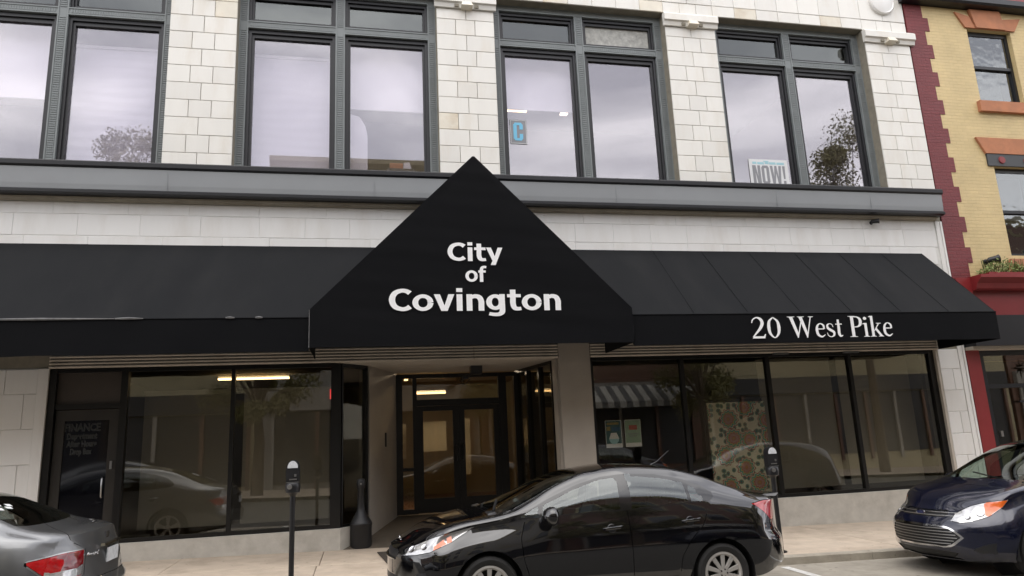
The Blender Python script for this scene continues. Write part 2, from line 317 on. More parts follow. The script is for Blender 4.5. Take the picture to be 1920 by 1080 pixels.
def catmull(P, sub):
    out=[]; n=len(P)
    for i in range(n-1):
        p0=P[max(i-1,0)]; p1=P[i]; p2=P[i+1]; p3=P[min(i+2,n-1)]
        a=max((p1-p0).length,1e-5)**.5; b=max((p2-p1).length,1e-5)**.5; c=max((p3-p2).length,1e-5)**.5
        m1=((p1-p0)/a-(p2-p0)/(a+b)+(p2-p1)/b)*b if i>0 else (p2-p1)
        m2=((p2-p1)/b-(p3-p1)/(b+c)+(p3-p2)/c)*b if i<n-2 else (p2-p1)
        k=sub[i]
        for j in range(k):
            t=j/k; t2=t*t; t3=t2*t
            out.append(p1*(2*t3-3*t2+1)+m1*(t3-2*t2+t)+p2*(-2*t3+3*t2)+m2*(t3-t2))
    out.append(P[-1].copy()); return out
def ss(a, b, x):
    t=min(max((x-a)/(b-a),0),1); return t*t*(3-2*t)
def sdpoly(poly):
    """signed distance to a closed polygon, negative inside"""
    n=len(poly)
    def f(px,py):
        d=1e9; ins=False
        for i in range(n):
            ax,ay=poly[i]; bx,by=poly[i-1]
            ex,ey=bx-ax,by-ay; wx,wy=px-ax,py-ay
            t=min(max((wx*ex+wy*ey)/(ex*ex+ey*ey+1e-12),0),1); qx,qy=wx-ex*t,wy-ey*t
            d=min(d,qx*qx+qy*qy)
            if (ay>py)!=(by>py) and px<(bx-ax)*(py-ay)/(by-ay)+ax: ins=not ins
        d=math.sqrt(d); return -d if ins else d
    return f
def road(x, y=-4.):   # the street falls to the right
    return -.075-.021*x
def walk(x, y=0.):
    return .05-.021*x + .006*max(y, -3)
# ---------------------------------------------------------------- ground, road, kerb, pavement
def sheet(name, x0,x1,y0,y1,zf,m,parent=None,kind=None,nx=2,d=0.):
    b=MB(); vs=[];fs=[]
    for i in range(nx+1):
        x=x0+(x1-x0)*i/nx; vs+=[(x,y0,zf(x,y0)),(x,y1,zf(x,y1))]
    fs=[(2*i,2*i+2,2*i+3,2*i+1) for i in range(nx)]; b.add(vs,fs); return b.build(name,m,parent,None,None,kind)
sheet('ground',-260,260,-260,260,lambda x,y: road(x)-.6,'earth',None,'structure')
sheet('road',-45,45,-13.3,-2.86,lambda x,y: road(x),'asphalt',None,'structure')
gt=sheet('gutter',-45,45,-5.15,-2.86,lambda x,y: road(x)+.004,'gutter',None,'structure')
pl=sheet('parking_line',5.40,5.52,-5.05,-3.0,lambda x,y: road(x)+.009,'line',None,'structure')
pl2=sheet('parking_line',-1.72,-1.60,-5.05,-3.0,lambda x,y: road(x)+.009,'line',None,'structure')
sb=sheet('pavement_bed',-45,45,-2.73,.10,lambda x,y: walk(x,y)-.012,'joint',None,'structure')
pav=bpy.data.objects.new('pavement',None); COL.objects.link(pav); pav['kind']='structure'; pav['_base']=(0,0,0)
kb=bpy.data.objects.new('kerb',None); COL.objects.link(kb); kb['kind']='structure'; kb['_base']=(0,0,0)
def slab_mesh(name,w,l,t,g,tilt=.006,ch=.008):
    x,y=w/2-g,l/2-g; z=lambda a,b: -.021*a+tilt*b
    v=[(a,b,z(a,b)-t) for a,b in ((-x,-y),(x,-y),(x,y),(-x,y))]+[(a,b,z(a,b)-ch) for a,b in ((-x,-y),(x,-y),(x,y),(-x,y))]+[(a,b,z(a,b)) for a,b in ((-x+ch,-y+ch),(x-ch,-y+ch),(x-ch,y-ch),(-x+ch,y-ch))]
    f=[(8,9,10,11)]+[(4+i,4+(i+1)%4,8+(i+1)%4,8+i) for i in range(4)]+[(i,(i+1)%4,4+(i+1)%4,4+i) for i in range(4)]
    me=bpy.data.meshes.new(name); me.from_pydata(v,[],f); return me
sm1=slab_mesh('paving_slab',2.05,1.36,.10,.004)
for r,(yc) in enumerate((-2.04,-.68)):
    for i in range(-5,8):
        x=-.58+1.025+2.05*i+(0 if r else -.03); link('paving_slab',sm1,'sidewalk',pav,(x,yc,walk(x,yc)+random.uniform(-.002,.003)))
km=slab_mesh('kerb_stone',2.4,.15,.22,.004,0,.015)
for i in range(-5,7):
    x=.9+2.4*i; link('kerb_stone',km,'kerb',kb,(x,-2.80,walk(x,-2.8)+.004))

# ---------------------------------------------------------------- the white glazed-tile building
B=thing('office_building','white glazed-tile building with grey window bays and a black awning over its shop front','building',(3.5,0,0))
PX=[(-7.92,-6.815),(-3.272,-2.167),(1.376,2.481),(6.024,7.129),(10.672,11.80)]
BAY=[(-6.815,-3.272),(-2.167,1.376),(2.481,6.024),(7.129,10.672)]
w=MB()
for a,b in PX: w.box(a,b,0,.42,6.2,10.02)
w.box(-12,-7.921,0,.42,6.2,10.02)
w.box(-12,11.80,.02,.42,10.02,12.4)
w.box(-12,11.80,0,.42,3.0,6.2)
w.box(-12,-4.66,0,.42,-.6,3.0)
w.box(11.17,11.80,0,.42,-.6,3.0)
w.box(-12.0,-11.7,.42,12,-.6,12.4); w.box(11.52,11.80,.42,12,-.6,12.4); w.box(-11.7,11.52,11.7,12,-.6,12.4)
w.build('wall','mortar',B)
wl=MB(); wl.box(-12,-7.925,-.004,0,6.2,10.02); wl.box(-12,11.64,-.004,0,3.25,5.70); wl.box(-12,-4.66,-.004,0,-.5,3.0); wl.box(11.17,11.64,-.004,0,-.5,3.0); wl.build('wall_bed','mortar_light',B)
rf=MB(); rf.box(-11.7,11.52,.42,11.7,11.9,12.05); rf.build('roof','slate',B)
JZ=[6.30,6.58]+[6.58+.322*k for k in range(1,11)]
for p,(a,b) in enumerate(PX,-1):
    for k in range(len(JZ)-1):
        n=2 if k%2==0 else 3
        if p==3: a2,b2=a,b
        off=random.uniform(-.01,.01); xs=[a+(b-a)*i/n+(off if 0<i<n else 0) for i in range(n+1)]
        for i in range(n): block(B,xs[i]+(.001),xs[i+1]-.001,JZ[k],min(JZ[k+1],9.70),0,'tile_tan' if random.random()<.03 and p<3 else 'tile')
    # capital
    c=MB(); x0,x1=a-.04,b+.04+(.05 if p==3 else 0)
    c.prism([(-.02,9.70),(-.07,9.70),(-.09,9.78),(-.13,9.80),(-.13,9.93),(-.10,9.97),(-.02,9.97)],'x',x0,x1)
    c.build('capital','tile',B)
    xm=(a+b)/2+.02
    cb=MB(); cb.hexa([(xm-.11,-.19,9.70),(xm+.11,-.19,9.70),(xm+.11,-.02,9.68),(xm-.11,-.02,9.68),(xm-.085,-.15,9.79),(xm+.085,-.15,9.79),(xm+.085,-.02,9.79),(xm-.085,-.02,9.79)]); cb.build('capital_block','tile_tan',B)
    for sgn in (-1,1):
        gm=MB(); gm.box(xm+sgn*.19-.04,xm+sgn*.19+.04,-.10,-.071,9.71,9.765); gm.build('capital_notch','mortar',B)
    n=3
    for i in range(n):
        xa=a+(b-a)*i/n; block(B,xa,xa+(b-a)/n,9.97,10.27,.02,'tile',name='frieze_block')
    md=MB(); md.lathe([(.30,0),(.30,-.05),(.275,-.075),(.255,-.06),(.24,-.065),(.001,-.075)],(xm-.0,0,10.72),36,'y',cap=False); md.build('medallion','tile_white',B)
for q,(a,b) in enumerate(BAY):
    n=7; wd=(b-a)/n
    for i in range(n):
        x0=a+wd*i+.003; x1=a+wd*(i+1)-.003; l=MB(); c=.006
        l.box(x0,x1,-.004+c,.20,10.03,10.27); l.hexa([(x0,-.004+c,10.03),(x1,-.004+c,10.03),(x1-c,-.004,10.03+c),(x0+c,-.004,10.03+c),(x0,-.004+c,10.27),(x1,-.004+c,10.27),(x1-c,-.004,10.27-c),(x0+c,-.004,10.27-c)])
        l.build('lintel_block','tile_tan' if (q+i)%4==0 else 'tile',B,((x0+x1)/2,0,10.15))
        block(B,a+wd*i,a+wd*(i+1),10.275,11.08,.02,'tile',name='frieze_block')
        block(B,a+wd*i,a+wd*(i+1),11.08,11.9,.02,'tile_white',name='frieze_block')
for p,(a,b) in enumerate(PX,-1):
    for i in range(2):
        xa=a+(b-a)*i/2; block(B,xa,xa+(b-a)/2,10.275,11.08,.02,'tile',name='frieze_block'); block(B,xa,xa+(b-a)/2,11.08,11.9,.02,'tile_white',name='frieze_block')
cp=MB(); cp.prism([(-.02,11.9),(-.20,12.0),(-.22,12.25),(.42,12.4),(.42,11.9)],'x',-12,11.84); cp.build('parapet_cornice','tile_white',B)
# band between cornice and awning: long painted blocks, shallow joints
for r,(z0,z1) in enumerate(((4.74,5.11),(5.11,5.47),(5.47,5.665))):
    x=-7.4+.37*r
    while x<11.6:
        L_=random.choice((.74,.92,.92,1.1)); x1=min(x+L_,11.62)
        if x1-x>.1: block(B,x,x1,z0,z1,-.004,'tile_white',name='band_block',gap=.0012,d=.007)
        x=x1
for r in range(6):   # left ground-floor pier
    z0=.02+.52*r; xs=[-7.7,-7.2,-6.7,-6.2,-5.72,-5.24,-4.80] if r%2 else [-7.45,-6.95,-6.45,-5.97,-5.47,-4.97,-4.80]
    for i in range(len(xs)-1): block(B,xs[i],xs[i+1],z0-.0,min(z0+.52,2.99),-.004,'tile_white',name='pier_block',gap=.006,d=.014)
for r in range(8):   # right ground-floor pier
    z0=-.30+.415*r; xs=[11.17,11.64] if r%2 else [11.17,11.45,11.64]
    for i in range(len(xs)-1): block(B,xs[i],xs[i+1],z0,min(z0+.415,2.99),-.004,'tile_white',name='pier_block',gap=.006,d=.014)
mo=MB()
for x0,x1,d in ((-4.80,-4.66,.03),): mo.box(x0,x1,-d,-.004,-.4,2.99)
mo.build('corner_moulding','tile_white',B)
m2=MB(); m2.box(11.64,11.70,-.03,-.004,-.5,5.66); m2.box(11.705,11.75,-.018,-.004,-.5,5.66); m2.box(11.755,11.80,-.03,-.004,-.5,5.66); m2.build('corner_moulding','tile_white',B)
# cornice between the storeys
def run(name,prof,m,x0=-12,x1=11.70): b=MB(); b.prism(prof,'x',x0,x1); return b.build(name,m,B)
run('cornice_cap',[(0,6.17),(-.25,6.17),(-.275,6.20),(-.275,6.265),(-.26,6.285),(-.02,6.33),(0,6.33)],'black_paint',x1=11.72)
run('cornice_fascia',[(0,5.815),(-.225,5.815),(-.235,5.90),(-.245,6.167),(0,6.167)],'cornice_grey')
run('cornice_base',[(0,5.735),(-.20,5.735),(-.255,5.755),(-.255,5.80),(-.24,5.812),(0,5.812)],'black_paint',x1=11.71)
run('cornice_moulding',[(-.004,5.668),(-.05,5.668),(-.055,5.69),(-.10,5.70),(-.105,5.732),(-.004,5.732)],'limestone',x1=11.64)
for x in (-9.,-5.9,-3.1,.2,4.6,7.9,10.0):
    sj=MB(); sj.box(x,x+.006,-.2462,-.2335,5.83,6.16); sj.build('fascia_seam','cornice_grey',B)

# upper windows: grey frame > sash, pane
def win_bay(a,b,idx):
    F=MB(); y0,y1=.20,.30; jw=.15; mw=.17; zt0,zt1=9.135,9.275; zb,ztop=6.25,10.03
    xc=(a+b)/2
    def grey(x0,x1,z0,z1,vert):
        F.box(x0,x1,y0+.012,y1,z0,z1); e=.022
        if vert: F.box(x0,x0+e,y0,y0+.012,z0,z1); F.box(x1-e,x1,y0,y0+.012,z0,z1)
        else: F.box(x0,x1,y0,y0+.012,z0,z0+e); F.box(x0,x1,y0,y0+.012,z1-e,z1)
    grey(a,a+jw,zb,ztop,1); grey(b-jw,b,zb,ztop,1); grey(xc-mw/2,xc+mw/2,zb,9.90,1)
    for s in ((a+jw,xc-mw/2),(xc+mw/2,b-jw)): grey(s[0],s[1],zt0,zt1,0)
    grey(a+jw,b-jw,9.90,ztop,0)
    fr=F.build('window',"frame_grey",B,((a+b)/2,0,8.))
    R=MB()
    for x0,x1 in ((a+.03,a+jw-.03),(b-jw+.03,b-.03),(xc-mw/2+.035,xc+mw/2-.035)):
        z=zb+.05
        while z<9.85:
            if not (zt0-.03<z<zt1+.0): R.box(x0,x1,y0+.003,y0+.0125,z,z+.022)
            z+=.042
    for x0,x1 in ((a+jw+.04,xc-mw/2-.04),(xc+mw/2+.04,b-jw-.04)):
        x=x0
        while x<x1: R.box(x,x+.020,y0+.004,y0+.0125,zt0+.035,zt1-.035); x+=.04
    R.build('fluting','frame_grey',fr,kind='stuff')
    for k,(x0,x1) in enumerate(((a+jw,xc-mw/2),(xc+mw/2,b-jw))):
        for (z0,z1,wd,top,gm) in ((6.25,zt0,.10,.15,'g_up'),(zt1,9.90,.085,.13,'g_frost' if (idx,k)==(2,1) else 'g_trans')):
            q=MB()
            def ring(x0,x1,z0,z1,w,wt,ya,yb):
                q.box(x0,x0+w,ya,yb,z0,z1); q.box(x1-w,x1,ya,yb,z0,z1); q.box(x0+w,x1-w,ya,yb,z1-wt,z1); q.box(x0+w,x1-w,ya,yb,z0,z0+w)
            ring(x0+.001,x1-.001,z0,z1-.001,wd*.55,top*.5,.255,.36); ring(x0+wd*.55,x1-wd*.55,z0+wd*.55,z1-top*.5,wd*.45,top*.5,.29,.365)
            q.build('sash','frame_dark',fr)
            g=MB(); g.box(x0+wd-.01,x1-wd+.01,.335,.341,z0+wd-.01,z1-top+.01); g.build('pane',gm,fr)
    st=MB(); st.box(a,b,.19,.42,6.2,6.25); st.build('window_sill','slate',fr)
    return fr
for i,(a,b) in enumerate(BAY): win_bay(a,b,i)

# ground-floor shop front
def bars(segs,m='bronze',name='shop_window',loc=None):
    q=MB()
    for s in segs: q.box(*s)
    return q.build(name,m,B,loc)
sw1=bars([(-4.66,-4.56,.02,.16,-.3,2.99),(-3.66,-3.56,.04,.16,-.3,2.99),(-4.56,-3.66,.04,.16,2.93,2.99),(-3.56,-.42,.05,.15,2.93,2.99),(-3.56,-.42,.05,.15,.38,.44),(-2.05,-1.99,.05,.15,.44,2.93),(-.50,-.34,.04,.16,.38,2.99)],'bronze')
for a,b in ((-3.56,-2.05),(-1.99,-.50)):
    g=MB(); g.box(a,b,.095,.101,.44,2.93); g.build('pane','g_shop',sw1)
# angled return pane
def seg_wall(name,m,p,q,t,z0,z1,parent,holes=None):
    d=Vector((q[0]-p[0],q[1]-p[1])).normalized(); n=Vector((-d.y,d.x))*t/2
    b=MB(); c=[(p[0]-n.x,p[1]-n.y),(q[0]-n.x,q[1]-n.y),(q[0]+n.x,q[1]+n.y),(p[0]+n.x,p[1]+n.y)]
    b.prism(c,'z',z0,z1); return b.build(name,m,parent)
rs=thing  # (alias kept short)
def frame_run(name,p,q,n,z0,z1,gm,posts=.05,rails=(),m='bronze',parent=B):
    """a glazed screen along a plan line: frame mesh with one pane per bay"""
    d=Vector((q[0]-p[0],q[1]-p[1])); Ln=d.length; d.normalize(); nn=Vector((-d.y,d.x))
    F=MB()
    def pc(u0,u1,t,za,zb,bld):
        c=[(p[0]+d.x*u+nn.x*s,p[1]+d.y*u+nn.y*s) for u,s in ((u0,-t),(u1,-t),(u1,t),(u0,t))]; bld.prism(c,'z',za,zb)
    us=[Ln*i/n for i in range(n+1)]
    for u in us: pc(max(0,u-posts/2),min(Ln,u+posts/2),.05,z0,z1,F)
    for i in range(n):
        for za,zb in [(z0,z0+.06),(z1-.06,z1)]+list(rails): pc(us[i]+posts/2,us[i+1]-posts/2,.045,za,zb,F)
    f=F.build(name,m,parent)
    for i in range(n):
        g=MB(); pc(us[i]+posts/2,us[i+1]-posts/2,.003,z0+.05,z1-.05,g); g.build('pane',gm,f)
    return f
frame_run('return_window',(-.36,.11),(.06,.58),1,.36,2.99,'g_shop',posts=.06)
# right-hand shop window, four panes
sw2=bars([(3.95,4.02,.05,.15,.38,2.99),(5.69,5.76,.05,.15,.44,2.93),(7.42,7.50,.05,.15,.44,2.93),(9.18,9.25,.05,.15,.44,2.93),(11.00,11.12,.05,.15,.38,2.99),(4.02,11.0,.05,.15,2.93,2.99),(4.02,11.0,.05,.15,.38,.44)],'bronze')
for a,b in ((4.02,5.69),(5.76,7.42),(7.50,9.18),(9.25,11.0)):
    g=MB(); g.box(a,b,.095,.101,.44,2.93); g.build('pane','g_shop',sw2)
jm=MB(); jm.box(11.12,11.17,-.01,.16,-.3,2.99); jm.build('window_jamb','rib',B)
# plinths
pb=MB(); pb.prism([(-3.56,-.035),(-.34,-.035),(.10,.50),(.10,.62),(-.40,.12),(-3.56,.16)],'z',-.4,.38); pb.build('plinth','concrete',B)
pb=MB(); pb.box(3.95,11.17,-.035,.16,-.5,.38); pb.build('plinth','concrete',B)
# after-hours side door
dr=MB(); dr.box(-4.55,-4.42,.08,.13,-.05,2.36); dr.box(-3.80,-3.67,.08,.13,-.05,2.36); dr.box(-4.42,-3.80,.08,.13,2.20,2.36); dr.box(-4.42,-3.80,.08,.13,-.05,.25)
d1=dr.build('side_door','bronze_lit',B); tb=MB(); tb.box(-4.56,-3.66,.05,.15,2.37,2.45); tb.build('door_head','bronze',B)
g=MB(); g.box(-4.42,-3.80,.10,.106,.25,2.20); g.build('pane','g_black',d1)
for s,z,h,wd in (('FINANCE',2.045,.115,.50),('Department',1.93,.085,.42),('After Hours',1.815,.085,.42),('Drop Box',1.70,.085,.30)):
    text(s,-4.17,.097,z,h/.729,'letter_dim',d1,name='lettering',off=.007,ext=.001,width=wd)
hd=MB(); hd.tube([(-3.83,.05,1.05),(-3.83,.03,1.07),(-3.83,.03,1.32),(-3.83,.05,1.34)],.012,8); hd.box(-3.75,-3.72,.06,.08,1.46,1.58); hd.build('door_handle','satin',d1)
tp=MB(); tp.box(-4.56,-3.66,.09,.10,2.45,2.93); tp.build('transom_panel','brown_panel',B)
# ribbed fascia above the shop windows
for x0,x1 in ((-4.66,1.87),(1.876,3.36),(3.955,7.05),(7.056,8.70),(8.706,11.17)):
    for k in range(5):
        z=2.992+.05*k; s_=MB(); s_.prism([(-.006,z),(-.05,z+.006),(-.058,z+.020),(-.05,z+.036),(-.006,z+.042)],'x',x0+.002,x1-.002); s_.build('fascia_slat','rib',B,((x0+x1)/2,0,z))
cl=MB(); cl.box(3.37,3.945,-.04,.30,-.5,3.245); cl.build('column','stone_column',B)
for x in (7.55,9.05):
    lk=MB(); lk.box(x,x+.32,-.055,-.0,2.962,2.99); lk.build('awning_bracket','satin',B)
# recessed entrance: soffit, left wall, ramp, doors
so=MB(); so.prism([(-.42,.0),(3.37,.0),(3.37,.3),(3.02,2.05),(.60,2.05),(.06,.62),(-.36,.12)],'z',2.99,3.04); so.build('entrance_soffit','soffit',B)
lw=MB(); lw.prism([(.06,.62),(.12,.58),(.66,2.06),(.60,2.10)],'z',-.2,2.99); lw.build('entrance_wall','stone_column',B)
cr=MB(); cr.box(.40,.435,1.36,1.44,1.60,1.85); cr.build('card_reader','black_plastic',B)
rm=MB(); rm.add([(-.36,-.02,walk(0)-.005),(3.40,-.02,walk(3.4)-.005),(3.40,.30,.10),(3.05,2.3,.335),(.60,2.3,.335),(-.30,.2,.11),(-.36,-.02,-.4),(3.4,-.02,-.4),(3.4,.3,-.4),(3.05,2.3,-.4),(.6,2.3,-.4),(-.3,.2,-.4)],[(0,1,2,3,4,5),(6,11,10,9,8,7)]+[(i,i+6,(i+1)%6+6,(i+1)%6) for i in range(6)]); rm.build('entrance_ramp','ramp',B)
ef=MB(); Y0,Y1=2.0,2.09
for b_ in ((.62,.76),(.96,1.04),(2.66,2.82),(2.98,3.06)): ef.box(b_[0],b_[1],Y0,Y1,.33,2.96)
for b_ in ((.76,.96,2.88,2.96),(1.04,2.66,2.88,2.96),(2.82,2.98,2.88,2.96),(1.04,2.66,2.34,2.46),(.76,.96,.33,.42),(.76,.96,1.12,1.18),(2.82,2.98,.33,.42)): ef.box(b_[0],b_[1],Y0+.005,Y1-.005,b_[2],b_[3])
E_=ef.build('entrance_frame','bronze',B)
for a,b,z0,z1 in ((.76,.96,.42,1.12),(.76,.96,1.18,2.88),(1.04,2.66,2.46,2.88),(2.82,2.98,.42,2.88)):
    g=MB(); g.box(a,b,2.042,2.047,z0,z1); g.build('pane','g_door',E_)
for a,b,hs in ((1.04,1.848,1),(1.852,2.66,-1)):
    l=MB(); l.box(a,a+.115,Y0+.01,Y1-.02,.34,2.335); l.box(b-.115,b,Y0+.01,Y1-.02,.34,2.335); l.box(a+.115,b-.115,Y0+.01,Y1-.02,2.24,2.335); l.box(a+.115,b-.115,Y0+.01,Y1-.02,.34,.60)
    ld=l.build('entrance_door','bronze',B)
    g=MB(); g.box(a+.115,b-.115,2.04,2.046,.60,2.24); g.build('pane','g_door',ld)
    h=MB(); hx=(b-.06) if hs>0 else a+.06; h.tube([(hx,2.0,1.28),(hx,1.93,1.30),(hx-.01*hs,1.915,1.42),(hx,1.93,1.55),(hx,2.0,1.57)],.014,8); h.build('door_handle','black_iron',ld)
frame_run('slanted_window',(3.06,2.04),(3.365,.34),3,.33,2.985,'g_door',posts=.07)
tw=MB(); tw.box(3.33,3.368,.04,.30,-.3,2.985); tw.build('column_return','stone_column',B)

# rooms behind the glass
def room(name,x0,x1,y0,y1,z0,z1,m,mf,mc=None):
    q=MB(); q.box(x0,x1,y1,y1+.1,z0,z1); q.box(x0-.1,x0,y0,y1,z0,z1); q.box(x1,x1+.1,y0,y1,z0,z1); q.build(name+'_wall',m,B)
    q=MB(); q.box(x0-.1,x1+.1,y0,y1+.1,z0-.1,z0); q.build(name+'_floor',mf,B)
    q=MB(); q.box(x0-.1,x1+.1,y0,y1+.1,z1,z1+.05); q.build(name+'_ceiling',mc or m,B)
room('upper_room',-11.5,11.4,.425,7.,6.12,10.6,'room','room_floor','room')
room('left_shop',-4.55,-.05,.62,6.,.1,3.08,'shop','shop_floor')
room('right_shop',4.0,11.1,.425,6.,.1,3.08,'shop','shop_floor')
room('lobby',.25,3.75,2.35,7.,.33,3.12,'lobby','wood','lobby')
lb=MB(); lb.box(3.10,3.95,2.22,2.28,.1,3.1); lb.build('lobby_light_block','shop',B)  # dark screen added to keep lobby light from the slanted window
lb=MB(); lb.box(1.15,1.85,4.2,4.25,1.45,2.1); lb.build('notice_board','lobby_white',B)
lb=MB(); lb.box(2.05,2.45,4.6,4.65,.9,2.15); lb.box(.6,1.0,5,5.05,1.3,2.1); lb.build('lobby_panel','lobby_white',B)
# ---------------------------------------------------------------- blinds, lamps and cards behind the panes
def hang(name,x0,x1,y,z0,z1,m,label,cat,group=None,wave=0.,rail=None):
    b=MB(); n=60 if wave else 2; vs=[];fs=[]
    for i in range(n+1):
        z=z0+(z1-z0)*i/n
        for j in range(7):
            x=x0+(x1-x0)*j/6; dy=wave*(math.sin(z*37+1.3*math.sin(x*3+z*5))+.6*math.sin(z*71+x*4)) if wave else 0
            vs.append((x,y+dy,z))
    fs=[(i*7+j,i*7+j+1,(i+1)*7+j+1,(i+1)*7+j) for i in range(n) for j in range(6)]; b.add(vs,fs,bool(wave))
    t=thing(name,label,cat,((x0+x1)/2,y,z0),group); o=b.build('fabric',m,t,sharp=180)
    r=MB(); r.box(x0-.01,x1+.01,y-.03,y+.02,z1,z1+.05); r.build('head_rail',rail or m,t)
    r=MB(); r.box(x0,x1,y-.012,y+.012,z0-.02,z0-.0); r.build('bottom_rail',rail or m,t)
    return t
BX=lambda k,s: ((BAY[k][0]+.16,(BAY[k][0]+BAY[k][1])/2-.1) if s==0 else ((BAY[k][0]+BAY[k][1])/2+.1,BAY[k][1]-.16))
grp='fabric blinds inside the upper windows'
hang('window_blind',*BX(0,1),.62,6.3,8.75,'blind','creased white blind covering most of the upper window left of the leftmost white pier','blind',grp,wave=.006,rail='paper')
hang('window_blind',*BX(1,0),.62,6.3,8.78,'blind','smooth pale blind covering the upper window just right of the leftmost white pier','blind',grp,wave=.002,rail='paper')
hang('window_blind',*BX(0,0),.62,7.75,9.2,'blind','half-drawn blind in the leftmost upper window, cut by the picture edge','blind',grp)
hang('window_blind',*BX(1,1),.62,7.85,9.2,'blind','half-drawn blind in the upper window above the left slope of the pointed canopy','blind',grp)
hang('window_blind',*BX(2,0),.62,8.02,9.2,'blind','half-drawn blind in the upper window that shows the blue letter C','blind',grp)
b=MB(); b.prism([(-.30,6.3),(.10,6.3),(.10,7.3),(.06,7.5),(-.05,7.68),(-.30,7.75)],'y',.60,.63); tag(b.build('curtain','blind',None,(-.1,.61,6.3)),'narrow white curtain strip at the left of the window above the canopy','curtain')
def tube_lamp(x0,x1,y,z,m,label,dy=0.,r=.035):
    t=thing('tube_lamp',label,'lamp',((x0+x1)/2,y,z)); q=MB(); q.hexa([(x0,y-.06,z),(x1,y-.06+dy,z),(x1,y+.06+dy,z),(x0,y+.06,z),(x0,y-.06,z+.03),(x1,y-.06+dy,z+.03),(x1,y+.06+dy,z+.03),(x0,y+.06,z+.03)]); q.build('tube',m,t)
    h=MB(); h.box(x0,x1,y-.03,y+.03,z+.035,z+.07); h.build('housing','paper',t)
tube_lamp(3.23,3.70,2.6,8.98,'lamp','yellow lit tube lamp behind the window with the blue letter C')
tube_lamp(4.75,4.92,3.4,9.35,'lamp_white','small white lit lamp to the right in the window with the letter C')
tube_lamp(4.25,4.55,4.6,8.02,'lamp_white','faint low strip light at the bottom of the window with the letter C')
tube_lamp(1.05,1.55,3.,7.45,'lamp_white','faint strip light low in the window above the left slope of the canopy')
tube_lamp(-2.70,-1.40,2.5,2.99,'lamp','long lit yellow tube lamp inside the left shop window')
tube_lamp(1.05,1.75,3.3,2.66,'lamp_lobby','warm strip light behind the transom of the entrance doors')
tube_lamp(.86,.93,3.,2.93,'lamp_lobby','tiny bright spotlight at the top left of the entrance screen')
tube_lamp(.7,3.0,2.62,3.07,'lobby_fill','added unseen warm light above the entrance doors that brightens the lobby')  # fill light added out of sight above the door frame
b=MB(); b.box(-.645,-.61,3.0,3.04,2.60,2.80); tag(b.build('exit_sign','lamp_red',None,(-.6,3.02,2.55)),'small red glowing exit sign at the right of the left shop window','sign')
# sign cards
LATER=[]
def card(name,x0,x1,y,z0,z1,label,cat='sign',m='paper',t=.006):
    o=thing(name,label,cat,((x0+x1)/2,y,z0)); b=MB(); b.box(x0,x1,y,y+t,z0,z1); b.build('sheet',m,o); return o
c=card('window_sign',2.775,3.105,.325,7.145,7.645,'grey card with a light blue letter C in an upper window','sign','grey_ink')
q=MB()
for bx in ((2.785,3.095,7.155,7.163),(2.785,3.095,7.627,7.635),(2.785,2.792,7.163,7.627),(3.088,3.095,7.163,7.627)): q.box(bx[0],bx[1],.3225,.325,bx[2],bx[3])
q.build('border','paper',c)
LATER.append((c,'C',2.84,7.215,.37,.324,'blue_ink',.205))
c=card('window_sign',7.75,8.63,.322,6.42,7.035,'white NOW! card standing in the lower left corner of an upper window')
LATER.append((c,'NOW!',7.815,6.50,.40,.3215,'grey_ink',.755))
q=MB(); 
for x0,x1,z0 in ((7.83,7.92,6.93),(7.94,8.09,6.925),(8.11,8.2,6.935),(8.21,8.36,6.93),(8.38,8.55,6.928)): q.box(x0,x1,.3195,.322,z0,z0+.048)
q.box(8.08,8.2,.3195,.322,6.985,7.005); q.build('print','pale_blue_ink',c)
# little pile on the window ledge
t=thing('box_pile','red and white packages piled on the ledge behind the window above the canopy','packages',(.75,.5,6.5))
q=MB(); q.box(.44,.96,.46,.62,6.25,6.62); q.build('base_box','slate',t)
q=MB(); q.hexa([(.50,.46,6.622),(.74,.46,6.622),(.74,.58,6.622),(.50,.58,6.622),(.50,.46,6.72),(.74,.46,6.72),(.74,.58,6.73),(.50,.58,6.73)]); q.build('package','sandstone',t)
q=MB(); q.hexa([(.745,.46,6.622),(.90,.48,6.622),(.90,.58,6.622),(.745,.58,6.622),(.76,.47,6.74),(.86,.49,6.76),(.86,.57,6.76),(.76,.57,6.74)]); q.build('package','paper',t)

